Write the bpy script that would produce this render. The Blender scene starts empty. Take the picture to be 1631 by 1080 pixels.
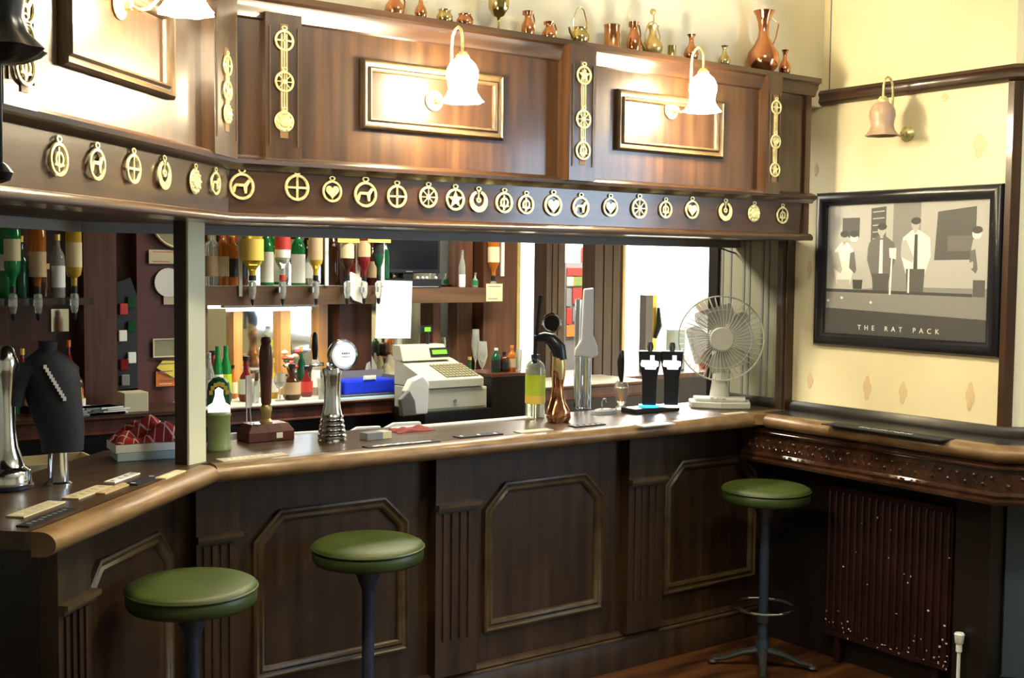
import bpy, math, random
from mathutils import Vector, Matrix
random.seed(7)
PI = math.pi
scene = bpy.context.scene
COL = scene.collection

# ------------------------------------------------------------------ camera
F_PX, YAW, PITCH, ROLL, EYE = 1886.0, math.radians(36.1486), math.radians(3.5185), math.radians(0.577), 1.7288
fw = Vector((math.sin(YAW)*math.cos(PITCH), math.cos(YAW)*math.cos(PITCH), -math.sin(PITCH)))
r0 = fw.cross(Vector((0, 0, 1))).normalized(); u0 = r0.cross(fw)
rt = math.cos(ROLL)*r0 + math.sin(ROLL)*u0
up = -math.sin(ROLL)*r0 + math.cos(ROLL)*u0
cam_d = bpy.data.cameras.new('camera'); cam = bpy.data.objects.new('camera', cam_d); COL.objects.link(cam)
cam.matrix_world = Matrix(((rt.x, up.x, -fw.x, 0), (rt.y, up.y, -fw.y, 0), (rt.z, up.z, -fw.z, EYE), (0, 0, 0, 1)))
cam_d.sensor_width = 36; cam_d.lens = F_PX*36/1631; cam_d.clip_start = .05
scene.camera = cam

# ------------------------------------------------------------------ exposure, world, big lights
vs = scene.view_settings
scene.display_settings.display_device = 'sRGB'
vs.view_transform = 'Standard'; vs.look = 'None'; vs.gamma = 1; vs.use_curve_mapping = False; vs.exposure = 0.0
world = bpy.data.worlds.new('world'); scene.world = world; world.use_nodes = True
world.node_tree.nodes['Background'].inputs[0].default_value = (.75, .8, 1, 1)
world.node_tree.nodes['Background'].inputs[1].default_value = .05

def lamp(name, kind, loc, power, color, size=.1, size_y=None, rot=(0, 0, 0), parent=None):
    d = bpy.data.lights.new(name, kind); d.energy = power; d.color = color
    if kind == 'AREA':
        d.size = size
        if size_y: d.shape = 'RECTANGLE'; d.size_y = size_y
    else: d.shadow_soft_size = size
    o = bpy.data.objects.new(name, d); COL.objects.link(o); o.location = loc; o.rotation_euler = rot
    if parent: o.parent = parent
    return o
WARM = (1, .84, .52)
lamp('added_bar_light', 'AREA', (3.2, 4.5, 2.33), 50, (1, .93, .75), 1.4, .25)  # added unseen light over the aisle, brightens the bottles
lamp('back_room_light_glow', 'AREA', (6.6, 7.0, 3.24), 620, (1, .96, .88), 2.4, 1.2)
lamp('window_daylight', 'AREA', (4.66, 1.0, 1.9), 25, (.62, .78, 1), 1.2, 1.3, (0, PI/2, 0))
lamp('pub_ceiling_light_glow', 'AREA', (2.5, 1.6, 3.2), 52, (1, .92, .70), .4, .4)

# ------------------------------------------------------------------ pixel to place helpers (photo 1631x1080)
def ray(x, y): return fw*F_PX + rt*(x-815.5) - up*(y-540)
C0 = Vector((0, 0, EYE))
def atY(x, y, Y): d = ray(x, y); return C0 + d*(Y/d.y)
def atX(x, y, X): d = ray(x, y); return C0 + d*(X/d.x)
def atZ(x, y, Z): d = ray(x, y); return C0 + d*((Z-EYE)/d.z)
def atL(x, y, c): d = ray(x, y); return C0 + d*(c/(d.y-d.x))       # plane Y - X = c (the 45 degree bay)
def px_m(P): return (P-C0).dot(fw)/F_PX                              # metres per pixel at a point

# ------------------------------------------------------------------ materials
def mat(name, col, rough=.5, metal=0, spec=.5, coat=0, emis=None, es=0, trans=0, alpha=1, ior=1.45):
    m = bpy.data.materials.new(name); m.use_nodes = True
    b = m.node_tree.nodes['Principled BSDF']; i = b.inputs
    i['Base Color'].default_value = (*col, 1); i['Roughness'].default_value = rough; i['Metallic'].default_value = metal
    i['Specular IOR Level'].default_value = spec; i['Coat Weight'].default_value = coat; i['Coat Roughness'].default_value = .12
    i['Transmission Weight'].default_value = trans; i['Alpha'].default_value = alpha; i['IOR'].default_value = ior
    if emis: i['Emission Color'].default_value = (*emis, 1); i['Emission Strength'].default_value = es
    return m
def noisy(m, c1, c2, scale=(8, 8, 8), detail=5, nscale=1.0, bump=0, lo=.35, hi=.65, rot=(0, 0, 0)):
    nt = m.node_tree; N = nt.nodes; L = nt.links; b = N['Principled BSDF']
    tc = N.new('ShaderNodeTexCoord'); mp = N.new('ShaderNodeMapping'); mp.inputs['Scale'].default_value = scale; mp.inputs['Rotation'].default_value = rot
    n = N.new('ShaderNodeTexNoise'); n.inputs['Scale'].default_value = nscale; n.inputs['Detail'].default_value = detail
    cr = N.new('ShaderNodeValToRGB'); e = cr.color_ramp.elements
    e[0].position = lo; e[0].color = (*c1, 1); e[1].position = hi; e[1].color = (*c2, 1)
    L.new(tc.outputs['Object'], mp.inputs[0]); L.new(mp.outputs[0], n.inputs[0]); L.new(n.outputs['Fac'], cr.inputs[0]); L.new(cr.outputs[0], b.inputs['Base Color'])
    if bump:
        bp = N.new('ShaderNodeBump'); bp.inputs['Strength'].default_value = bump; bp.inputs['Distance'].default_value = .01
        L.new(n.outputs['Fac'], bp.inputs['Height']); L.new(bp.outputs[0], b.inputs['Normal'])
    return m
M = {}
M['wood_v'] = noisy(mat('mahogany_upright_grain', (.1, .05, .02), .34, coat=.45), (.024, .0095, .0035), (.062, .027, .0095), (28, 28, 1.6), bump=.05)
M['wood_h'] = noisy(mat('mahogany_flat_grain', (.1, .05, .02), .32, coat=.45), (.022, .009, .0045), (.048, .021, .009), (2, 2, 30), bump=.05)
M['wood_red'] = noisy(mat('red_stained_wood', (.1, .03, .02), .35, coat=.2), (.05, .014, .008), (.12, .032, .018), (24, 24, 1.5))
M['wood_bar'] = noisy(mat('dark_oak_bar_panel', (.06, .04, .03), .42), (.018, .0085, .004), (.040, .021, .0095), (22, 22, 1.4), bump=.06)
M['wood_trim'] = noisy(mat('worn_oak_moulding', (.2, .13, .07), .4), (.035, .021, .009), (.075, .047, .021), (10, 10, 10))
M['nosing'] = noisy(mat('worn_varnished_nosing', (.3, .17, .08), .38, coat=.15), (.13, .072, .028), (.22, .135, .06), (9, 9, 26), bump=.03)
M['counter'] = noisy(mat('dark_varnished_counter', (.1, .05, .02), .36, coat=.08), (.04, .022, .011), (.085, .05, .024), (3, 20, 3))
M['dark'] = mat('near_black_wood', (.009, .007, .006), .35)
M['shelf_top'] = noisy(mat('black_lacquered_shelf', (.02, .02, .025), .25), (.012, .012, .018), (.04, .035, .03), (6, 6, 6))
M['carved'] = noisy(mat('carved_dark_red_wood', (.07, .03, .02), .15, coat=.6), (.02, .008, .005), (.055, .022, .012), (10, 10, 10))
M['wallpaper'] = noisy(mat('cream_wallpaper', (.7, .6, .35), .38), (.72, .645, .42), (.79, .72, .49), (2.2, 2.2, 2.2), 3)
M['wall_plain'] = noisy(mat('cream_painted_plaster', (.7, .65, .45), .55), (.68, .64, .49), (.76, .72, .56), (1.5, 1.5, 1.5))
M['white_wall'] = mat('white_painted_wall', (.85, .84, .78), .7)
M['rosebud'] = mat('faded_rose_print', (.66, .52, .30), .4)
M['ceiling'] = mat('cream_ceiling_paint', (.68, .62, .46), .8)
M['floor'] = noisy(mat('red_brown_floorboards', (.12, .05, .02), .3), (.022, .008, .004), (.10, .038, .012), (2.5, 12, 2), 6)  # noise also carries the lit orange patches of the floor
M['cream'] = mat('cream_gloss_paint', (.80, .80, .56), .4)
M['brass'] = noisy(mat('polished_brass', (.8, .6, .25), .34, metal=.4), (.48, .42, .17), (.80, .74, .42), (60, 60, 60))
M['brass_ware'] = noisy(mat('tarnished_brassware', (.6, .5, .2), .16, metal=1), (.42, .34, .14), (.70, .58, .28), (14, 14, 14))
M['brass_dull'] = mat('dull_aged_brass', (.5, .38, .16), .35, metal=.8)
M['copper'] = noisy(mat('polished_copper', (.8, .4, .2), .16, metal=1), (.42, .17, .08), (.66, .32, .17), (14, 14, 14))
M['chrome'] = mat('chrome', (.70, .77, .84), .12, metal=1)
M['steel'] = mat('brushed_steel', (.55, .55, .55), .3, metal=.9)
M['leather'] = mat('dark_tan_leather_strap', (.16, .08, .03), .5)
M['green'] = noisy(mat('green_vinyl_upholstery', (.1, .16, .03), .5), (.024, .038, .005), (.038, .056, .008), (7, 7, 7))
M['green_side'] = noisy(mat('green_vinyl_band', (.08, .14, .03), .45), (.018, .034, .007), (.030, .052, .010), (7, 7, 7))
M['stool_metal'] = mat('dark_blue_grey_enamel', (.03, .045, .08), .35, metal=.3)
M['cast_iron'] = mat('black_cast_iron', (.03, .035, .035), .45, metal=.4)
M['black'] = mat('black_plastic', (.012, .013, .018), .3)
M['black_matt'] = mat('black_cloth', (.006, .007, .012), .7)
M['black_frame'] = mat('black_satin_frame', (.012, .012, .016), .28)
M['white'] = mat('white_plastic', (.75, .76, .74), .4)
M['fan'] = mat('off_white_fan_plastic', (.6, .6, .53), .4)
M['fan_blade'] = mat('smoky_translucent_fan_blade', (.42, .42, .38), .3, alpha=.6)
M['paper'] = mat('white_paper', (.86, .86, .84), .7)
M['cream_paper'] = mat('cream_card', (.62, .56, .36), .6)
M['yellow_card'] = mat('yellow_sticker', (.75, .6, .08), .5)
M['orange_card'] = mat('orange_card', (.75, .2, .04), .5)
M['beige'] = mat('beige_till_plastic', (.52, .51, .40), .4)
M['beige_dark'] = mat('olive_till_keys', (.24, .22, .13), .5)
M['blue'] = mat('bright_blue_plastic', (.01, .04, .75), .3)
M['cyan'] = mat('pale_cyan_edge_glow', (.45, .7, .85), .3)
M['lcd'] = mat('lit_green_display', (.02, .1, .01), .3, emis=(.35, 1, .05), es=1.1)
M['blue_led'] = mat('lit_blue_ring', (.0, .2, .5), .3, emis=(.05, .55, 1), es=1.8)
M['white_led'] = mat('lit_white_ring', (.8, .8, .8), .3, emis=(.95, .97, 1), es=1.5)
M['white_logo'] = mat('lit_white_badge', (.9, .9, .9), .4, emis=(.95, .98, 1), es=1.0)
M['lens'] = mat('lit_white_tap_lens', (.85, .9, .93), .12, emis=(.8, .93, 1), es=.45)
M['laminate'] = mat('cream_laminate_top', (.74, .72, .62), .3)
M['red_cloth'] = mat('dull_red_cloth', (.28, .05, .05), .85)
M['grey'] = mat('mid_grey_plastic', (.2, .2, .2), .5)
M['pale_blue_card'] = mat('pale_blue_card', (.42, .55, .62), .6)
M['radiator'] = noisy(mat('chipped_maroon_radiator', (.08, .02, .02), .4), (.012, .003, .004), (.022, .006, .007), (6, 6, 6))
M['chip'] = mat('bare_chipped_patch', (.5, .42, .36), .6)
M['grey_blue'] = mat('panel_bluish_reflection', (.04, .065, .09), .45)  # bluish reflection put into the base colour
M['screen'] = mat('dark_tv_screen', (.008, .009, .014), .12)
M['wood_inner'] = noisy(mat('dull_red_brown_wood', (.1, .04, .02), .5), (.065, .022, .010), (.125, .048, .022), (28, 28, 1.6))
M['wood_striplit'] = noisy(mat('wood_with_strip_glow', (.5, .24, .07), .35), (.42, .19, .05), (.6, .3, .1), (28, 28, 1.6))  # brighter wood copy, glow of the strip light put into its colour
M['wood_shelf'] = noisy(mat('matt_brown_shelf_wood', (.1, .05, .02), .55), (.07, .035, .016), (.12, .06, .028), (2, 2, 30))
M['mirror'] = mat('bar_mirror_glass', (.82, .84, .80), .04, metal=1)
M['maroon'] = mat('maroon_painted_board', (.11, .035, .028), .4)
M['clear'] = mat('clear_bottle_glass', (.78, .82, .76), .05, trans=.75)
M['clear_thin'] = mat('thin_clear_glass', (.9, .93, .92), .03, alpha=.22)
M['g_green'] = mat('green_bottle_glass', (.02, .36, .09), .06, trans=.55)
M['g_dkgreen'] = mat('dark_green_bottle_glass', (.01, .09, .04), .08, trans=.3)
M['g_amber'] = mat('amber_spirit_in_glass', (.62, .19, .02), .06, trans=.5)
M['g_brown'] = mat('dark_brown_bottle_glass', (.06, .018, .008), .08, trans=.2)
M['g_red'] = mat('dark_red_spirit_in_glass', (.22, .015, .02), .06, trans=.3)
M['g_yellow'] = mat('golden_spirit_in_glass', (.72, .5, .05), .06, trans=.4)
M['l_white'] = mat('white_bottle_label', (.82, .83, .78), .6)
M['l_cream'] = mat('cream_bottle_label', (.7, .6, .36), .6)
M['l_yellow'] = mat('yellow_bottle_label', (.78, .56, .10), .5)
M['l_black'] = mat('black_bottle_label', (.015, .015, .02), .4)
M['l_red'] = mat('red_bottle_label', (.5, .04, .03), .5)
M['l_tan'] = mat('tan_bottle_label', (.5, .36, .2), .6)
M['l_lime'] = mat('lime_bottle_label', (.5, .62, .03), .4)
M['gold'] = mat('gold_foil', (.8, .58, .12), .3, metal=.6)
M['g_olive'] = noisy(mat('olive_green_enamel', (.2, .24, .06), .35), (.17, .22, .07), (.24, .28, .09), (10, 10, 10))
M['lime_drink'] = mat('pale_lemonade', (.7, .75, .6), .05, trans=.7)
# checked cloth: brick-free woven check
def check_mat():
    m = mat('red_checked_cloth', (.4, .03, .02), .9); nt = m.node_tree; N = nt.nodes; L = nt.links
    tc = N.new('ShaderNodeTexCoord'); mp = N.new('ShaderNodeMapping'); mp.inputs['Rotation'].default_value = (0, 0, .5)
    b = N.new('ShaderNodeTexBrick'); b.offset = 0; b.inputs['Scale'].default_value = 18; b.inputs['Mortar Size'].default_value = .03
    b.inputs['Color1'].default_value = (.42, .03, .02, 1); b.inputs['Color2'].default_value = (.3, .02, .02, 1); b.inputs['Mortar'].default_value = (.75, .5, .45, 1)
    b.inputs['Brick Width'].default_value = .5; b.inputs['Row Height'].default_value = .5
    L.new(tc.outputs['Object'], mp.inputs[0]); L.new(mp.outputs[0], b.inputs[0]); L.new(b.outputs[0], N['Principled BSDF'].inputs['Base Color']); return m
M['check'] = check_mat()
def shade_mat(lit):
    m = mat('lit_frosted_glass_shade' if lit else 'unlit_pink_frosted_glass_shade', (.40, .27, .19), .35)
    if lit:
        i = m.node_tree.nodes['Principled BSDF'].inputs
        i['Base Color'].default_value = (.9, .85, .7, 1); i['Emission Color'].default_value = (1, .84, .55, 1); i['Emission Strength'].default_value = SHADE_E
    return m
SHADE_E = 240
M['shade_on'] = shade_mat(True); M['shade_off'] = shade_mat(False)

# ------------------------------------------------------------------ mesh builder
def smoothstep(a): return a*a*(3-2*a)
class MB:
    def __init__(s): s.v = []; s.f = []; s.m = []; s.mi = 0
    def add(s, vs_, fs, T=None):
        n = len(s.v)
        s.v += [tuple(T @ Vector(q)) if T else tuple(q) for q in vs_]
        s.f += [tuple(i+n for i in f) for f in fs]; s.m += [s.mi]*len(fs); return s
    def box(s, a, b, T=None):
        x0, y0, z0 = [min(p, q) for p, q in zip(a, b)]; x1, y1, z1 = [max(p, q) for p, q in zip(a, b)]
        return s.add([(x0, y0, z0), (x1, y0, z0), (x1, y1, z0), (x0, y1, z0), (x0, y0, z1), (x1, y0, z1), (x1, y1, z1), (x0, y1, z1)],
                     [(0, 3, 2, 1), (4, 5, 6, 7), (0, 1, 5, 4), (1, 2, 6, 5), (2, 3, 7, 6), (3, 0, 4, 7)], T)
    def cbox(s, c, d, T=None): return s.box([c[i]-d[i]/2 for i in range(3)], [c[i]+d[i]/2 for i in range(3)], T)
    def prism(s, poly, z0, z1, T=None):                             # poly in xy, extruded in z
        n = len(poly); v = [(x, y, z0) for x, y in poly]+[(x, y, z1) for x, y in poly]
        f = [tuple(range(n-1, -1, -1)), tuple(range(n, 2*n))]+[(i, (i+1) % n, n+(i+1) % n, n+i) for i in range(n)]
        return s.add(v, f, T)
    def lathe(s, prof, seg=24, T=None, cap=True, wob=None):
        v = []; f = []; k = len(prof)
        for j in range(seg):
            a = 2*PI*j/seg
            for i, (r, z) in enumerate(prof):
                rr = r*(1+(wob(a, i/(k-1)) if wob else 0)); v.append((rr*math.cos(a), rr*math.sin(a), z))
        for j in range(seg):
            q = (j+1) % seg
            for i in range(k-1): f.append((j*k+i, q*k+i, q*k+i+1, j*k+i+1))
        if cap:
            if prof[0][0] > 1e-4: f.append(tuple(j*k for j in range(seg-1, -1, -1)))
            if prof[-1][0] > 1e-4: f.append(tuple(j*k+k-1 for j in range(seg)))
        return s.add(v, f, T)
    def tube(s, pts, r, seg=8, T=None, closed=False, flat=1.0):
        P = [Vector(p) for p in pts]; n = len(P); v = []; f = []; prev = None
        for i in range(n):
            a = P[(i-1) % n] if (closed or i > 0) else P[0]; b = P[(i+1) % n] if (closed or i < n-1) else P[-1]
            t = (b-a).normalized()
            if prev is None:
                x = t.cross(Vector((0, 0, 1)));  x = x if x.length > .1 else t.cross(Vector((1, 0, 0)))
            else: x = prev-t*prev.dot(t)
            x.normalize(); prev = x; y = t.cross(x)
            rr = r[i] if isinstance(r, (list, tuple)) else r
            for j in range(seg):
                an = 2*PI*j/seg; v.append(tuple(P[i]+x*math.cos(an)*rr+y*math.sin(an)*rr*flat))
        for i in range(n if closed else n-1):
            q = (i+1) % n
            for j in range(seg): f.append((i*seg+j, i*seg+(j+1) % seg, q*seg+(j+1) % seg, q*seg+j))
        if not closed: f += [tuple(range(seg-1, -1, -1)), tuple((n-1)*seg+j for j in range(seg))]
        return s.add(v, f, T)
    def sweep(s, path, prof, T=None):                               # path: xy polyline; prof: closed [(outward,z)], outward = right of travel
        n = len(path); P = [Vector((x, y)) for x, y in path]; v = []; k = len(prof)
        for i in range(n):
            nn = []
            if i > 0: d = (P[i]-P[i-1]).normalized(); nn.append(Vector((d.y, -d.x)))
            if i < n-1: d = (P[i+1]-P[i]).normalized(); nn.append(Vector((d.y, -d.x)))
            m = nn[0] if len(nn) == 1 else (nn[0]+nn[1])/(1+nn[0].dot(nn[1]))
            for o, z in prof: v.append((P[i].x+m.x*o, P[i].y+m.y*o, z))
        f = [(i*k+j, i*k+(j+1) % k, (i+1)*k+(j+1) % k, (i+1)*k+j) for i in range(n-1) for j in range(k)]
        f += [tuple(range(k)), tuple((n-1)*k+j for j in range(k-1, -1, -1))]
        return s.add(v, f, T)
    def loop(s, poly, prof, T=None):                                # closed 2D polygon (ccw) in local xz; prof [(inset, height)], height along -y
        n = len(poly); P = [Vector(q) for q in poly]; v = []; k = len(prof)
        for i in range(n):
            d0 = (P[i]-P[i-1]).normalized(); d1 = (P[(i+1) % n]-P[i]).normalized()
            n0 = Vector((-d0.y, d0.x)); n1 = Vector((-d1.y, d1.x)); m = (n0+n1)/(1+n0.dot(n1))
            for o, h in prof: v.append((P[i].x+m.x*o, -h, P[i].y+m.y*o))
        f = [(i*k+j, ((i+1) % n)*k+j, ((i+1) % n)*k+(j+1) % k, i*k+(j+1) % k) for i in range(n) for j in range(k)]
        return s.add(v, f, T)
    def sphere(s, c, r, seg=16, rings=10, sc=(1, 1, 1), T=None):
        v = []; f = []
        pr = [(math.sin(PI*i/rings), -math.cos(PI*i/rings)) for i in range(rings+1)]
        m = Matrix.Translation(c) @ Matrix.Diagonal((r*sc[0], r*sc[1], r*sc[2], 1))
        if T: m = T @ m
        return s.lathe(pr, seg, m, cap=False)
    def build(s, name, mats, parent=None, smooth=True, loc=None, bevel=0, ang=35, rot=0):
        me = bpy.data.meshes.new(name)
        V = s.v
        if loc is not None: V = [(x-loc[0], y-loc[1], z-loc[2]) for x, y, z in V]
        me.from_pydata(V, [], s.f); me.validate(verbose=False); me.update()
        for m in (mats if isinstance(mats, (list, tuple)) else [mats]): me.materials.append(M[m] if isinstance(m, str) else m)
        if len(s.m) == len(me.polygons):
            for p_, mi in zip(me.polygons, s.m): p_.material_index = mi
        import bmesh
        bm = bmesh.new(); bm.from_mesh(me); bmesh.ops.recalc_face_normals(bm, faces=bm.faces); bm.to_mesh(me); bm.free()
        if smooth:
            me.shade_smooth(); me.set_sharp_from_angle(angle=math.radians(ang))
        o = bpy.data.objects.new(name, me); COL.objects.link(o)
        if loc is not None: o.location = loc
        if parent: o.parent = parent
        if bevel:
            b = o.modifiers.new('bevel', 'BEVEL'); b.width = bevel; b.segments = 2; b.limit_method = 'ANGLE'
        return o
def tag(o, label, cat, group=None, kind=None):
    o['label'] = label; o['category'] = cat
    if group: o['group'] = group
    if kind: o['kind'] = kind
    return o
def thing(name, label, cat, loc=(0, 0, 0), rz=0, group=None):
    o = bpy.data.objects.new(name, None); COL.objects.link(o); o.empty_display_size = .05
    o.location = loc; o.rotation_euler = (0, 0, rz); return tag(o, label, cat, group)
def struct(o): o['kind'] = 'structure'; return o
def kids(o): return [c for c in ALLKIDS.get(o.name, [])]
ALLKIDS = {}
def dup(root, loc, rz, label):
    r = root.copy(); COL.objects.link(r); r.location = loc; r.rotation_euler = (0, 0, rz); r['label'] = label
    for ch in list(root.children):
        c = ch.copy(); COL.objects.link(c); c.parent = r
        for g in list(ch.children):
            d = g.copy(); COL.objects.link(d); d.parent = c
    return r
def RT(loc=(0, 0, 0), rx=0, ry=0, rz=0):
    return Matrix.Translation(loc) @ Matrix.Rotation(rz, 4, 'Z') @ Matrix.Rotation(ry, 4, 'Y') @ Matrix.Rotation(rx, 4, 'X')

# ------------------------------------------------------------------ key dimensions
YC, XS, XR, YP, YK = 3.597, 3.998, 4.258, 3.78, 3.3715
HC = 1.08
KC = (1.4628, YC); KK = (1.4076, YK)
S2 = math.sqrt(.5)
def diag(k, t): return (k[0]-t*S2, k[1]-t*S2)
ZB, ZF, ZT = 1.857, 2.037, 2.535
YW = 3.50                                                            # bulkhead wall above the canopy
CEIL = 3.3

# ------------------------------------------------------------------ shell
struct(MB().box((-2.5, -2.5, -.1), (9.6, 8.2, 0)).build('floor', 'floor', smooth=False))
struct(MB().box((-2.5, -2.5, CEIL), (9.6, 8.2, CEIL+.1)).build('ceiling', 'ceiling', smooth=False))
WE = 2.575
cB = (XR+.42, WE-.42)
o = MB().prism([(XR, 4.13), (XR, WE), cB, (cB[0], 1.75), (cB[0]+.12, 1.75), (cB[0]+.12, cB[1]+.05), (XR+.12, WE+.05), (XR+.12, 4.13)], 0, CEIL)
struct(o.build('wall_right', 'wallpaper', smooth=False))
XC = cB[0]
w = MB().box((XC, .25, 0), (XC+.12, 1.75, 1.1)).box((XC, .25, 2.6), (XC+.12, 1.75, CEIL)).box((XC, -2.5, 0), (XC+.12, .25, CEIL))
struct(w.build('wall_side', 'wallpaper', smooth=False))
# daylight window in the side wall (it is what the varnish reflects)
wf = struct(MB().box((XC-.02, .22, 1.07), (XC+.05, .3, 2.63)).box((XC-.02, 1.7, 1.07), (XC+.05, 1.78, 2.63)).box((XC-.02, .3, 2.55), (XC+.05, 1.7, 2.63)).box((XC-.03, .2, 1.05), (XC+.05, 1.8, 1.12)).box((XC, .98, 1.12), (XC+.04, 1.02, 2.55)).build('window_1', 'white', smooth=False))
wp = MB().box((XC+.05, .3, 1.12), (XC+.06, 1.7, 2.55)).build('daylight_pane', mat('daylight_in_window_glass', (.5, .6, .7), .2, emis=(.62, .8, 1), es=9), parent=wf, smooth=False)
struct(MB().box((-2.5, -2.6, 0), (XC+.12, -2.5, CEIL)).build('wall_front', 'wall_plain', smooth=False))
struct(MB().box((-2.6, -2.6, 0), (-2.5, 8.2, CEIL)).build('wall_left', 'wall_plain', smooth=False))
# bulkhead over the bar following the bay
kb = (KK[0]-(YW-YK)*.4142, YW)
struct(MB().sweep([diag(kb, 3.4), kb, (XR, YW)], [(0, 2.45), (0, CEIL), (-.1, CEIL), (-.1, 2.45)]).build('wall_bulkhead', 'wall_plain', smooth=False))
struct(MB().box((.2, 3.62, 2.40), (7.2, 5.6, 2.44)).build('added_bar_ceiling', 'ceiling', smooth=False))  # unseen lower ceiling, added to cut off light
# back room
struct(MB().box((2.5, 7.6, 0), (9.6, 7.7, CEIL)).build('wall_back', 'white_wall', smooth=False))
struct(MB().box((9.5, 4.0, 0), (9.6, 7.6, CEIL)).build('wall_back_side', 'white_wall', smooth=False))
struct(MB().box((XR+.12, 4.13, 0), (7.2, 4.25, 2.44)).build('wall_bar_side', 'wall_plain', smooth=False))

# trims on the right wall
pr = [(0, 2.455), (.012, 2.455), (.028, 2.47), (.022, 2.49), (.03, 2.505), (.02, 2.52), (0, 2.52)]
path = [(XR, 3.5), (XR, WE), cB]
struct(MB().sweep(path, pr).build('trim_1', 'wood_h', ang=50))
struct(MB().sweep([(XR, 4.12), (XR, WE), cB], [(0, HC), (.03, HC), (.03, 1.105), (.018, 1.124), (0, 1.124)]).build('trim_2', 'dark', ang=50))
struct(MB().sweep([(XR, WE+.018), (XR, WE), diag((XR, WE), -.0)[:2]][:2]+[(XR+.02, WE-.02)], [(0, 1.124), (0, 2.455), (.016, 2.455), (.016, 1.124)]).build('trim_3', 'wood_v', smooth=False))
struct(MB().box((XR-.02, 4.10, 1.08), (XR+.14, 4.16, 2.4)).build('trim_4', 'dark', smooth=False))
struct(MB().box((XR-.002, 3.46, 2.52), (XR+.001, 3.466, CEIL)).build('trim_5', 'grey', smooth=False))
struct(MB().box((XR-.003, 3.72, 1.124), (XR, 4.10, 1.86)).build('wall_bar_panel', mat('khaki_grey_painted_boards', (.30, .29, .20), .45), smooth=False))
# narrow battens on the shaded wall piece behind the bar
for i, px in enumerate((1150, 1163, 1184, 1193, 1214, 1223)):
    Y = atX(px, 520, XR).y
    struct(MB().box((XR-.006, Y-.006, 1.124), (XR, Y+.006, 1.86)).build('trim_%d' % (6+i), 'grey', smooth=False))
# faded rosebuds printed on the wallpaper: part of the wall's surface
rb = MB()
for px, py, sx, sy in [(1290, 430, 6, 16), (1290, 606, 7, 14), (1381, 618, 9, 22), (1438, 626, 9, 20), (1545, 632, 9, 26), (1300, 270, 5, 12), (1560, 232, 14, 22), (1505, 155, 8, 8)]:
    P = atX(px, py, XR-.0015); k = px_m(P)
    [rb.sphere((P.x, P.y+dy*sx*k, P.z+dz*sy*k), 1, 10, 6, (.0012, sx*k*.5, sy*k*.42)) for dy, dz in ((0, .5), (.4, .1), (-.45, 0), (.1, -.5))]
wr = bpy.data.objects['wall_right']
rb.build('rose_print', 'rosebud', parent=wr)

# ------------------------------------------------------------------ bar counter top
def nosing_prof(d=0):
    pts = []
    for i in range(13):
        a = -PI/2+PI*i/12; pts.append((-.035+.04*math.cos(a), HC-.03+.031*math.sin(a)))
    return pts+[(-.06, HC+.001), (-.06, HC-.061)]
PL0 = diag(KC, .98)
top = thing('bar_counter_top', 'long varnished wooden bar top with rounded tan edge, angled at its left end', 'counter top', (KC[0], KC[1], HC))
loc = (KC[0], KC[1], HC)
def part(mb, name, m, parent, **k):
    o = mb.build(name, m, loc=tuple(parent.location), **k); o.location = (0, 0, 0); o.parent = parent; return o
ki = (KC[0]-.06*.4142, YC+.06); kbk = (KC[0]-.50*.4142, YC+.50)
b1 = (PL0[0]-.06*S2, PL0[1]+.06*S2); b2 = (PL0[0]-.50*S2, PL0[1]+.50*S2)
part(MB().prism([ki, (XR, YC+.06), (XR, YC+.5), kbk, b2, b1], HC-.045, HC), 'top_board', 'counter', top, smooth=False)
n1 = MB().sweep([PL0, KC], nosing_prof()); part(n1, 'nosing', 'nosing', top, ang=60)
n2 = MB().sweep([KC, (XS+.03, YC)], nosing_prof()); part(n2, 'nosing', 'nosing', top, ang=60)
part(MB().prism([(XS-.03, YC+.0), (XR, YC-.2), (XR, YC+.08), (XS-.05, YC+.08)], HC-.045, HC+.0005), 'corner_infill', 'nosing', top, smooth=False)
# dark joint groove behind the nosing
part(MB().sweep([PL0, KC, (XS, YC)], [(-.062, HC), (-.062, HC+.0012), (-.067, HC+.0012), (-.067, HC)]), 'joint_line', 'dark', top, smooth=False)

# ------------------------------------------------------------------ bar front
def octo(x0, x1, z0, z1, c=.10): return [(x0, z0), (x1, z0), (x1, z1-c), (x1-c, z1), (x0+c, z1), (x0, z1-c)]
PANEL = [(0, 0), (.0, .016), (.008, .02), (.014, .012), (.022, .010), (.030, .018), (.038, .014), (.044, 0)]
def pilaster(bar, T, x0, x1, mats=('wood_bar', 'dark', 'wood_trim')):
    d = .055
    p = MB().box((x0, -d, .16), (x1, 0, HC-.06), T)
    q = part(p, 'pilaster', mats[0], bar, smooth=False)
    fl = MB(); n = 4; wdt = (x1-x0)
    for i in range(n):
        cx = x0+wdt*(.2+.2*i); fl.box((cx-.007, -d-.007, .30), (cx+.007, -d, .79), T)
    f = part(fl, 'fluting', 'wood_trim' if False else mats[0], bar, smooth=False); f.parent = q
    c = MB().box((x0-.004, -d-.03, .815), (x1+.004, -d+.001, .83), T).box((x0, -d-.018, .802), (x1, -d, .815), T)
    part(c, 'pilaster_cap', mats[2], bar, smooth=False).parent = q
def skirting(bar, path):
    part(MB().sweep(path, [(0, 0), (.03, 0), (.03, .125), (.022, .135), (.026, .148), (.012, .16), (0, .163)]), 'skirting', 'wood_bar', bar, ang=50)
    part(MB().sweep(path, [(.026, .126), (.034, .130), (.034, .137), (.026, .141)]), 'skirting_bead', 'wood_trim', bar, ang=50)
bar = thing('panelled_bar', 'dark panelled front of the main bar with fluted pilasters', 'bar front', (2.8, YP, 0))
kp = (KC[0]-.183*.4142, YP)
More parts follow.
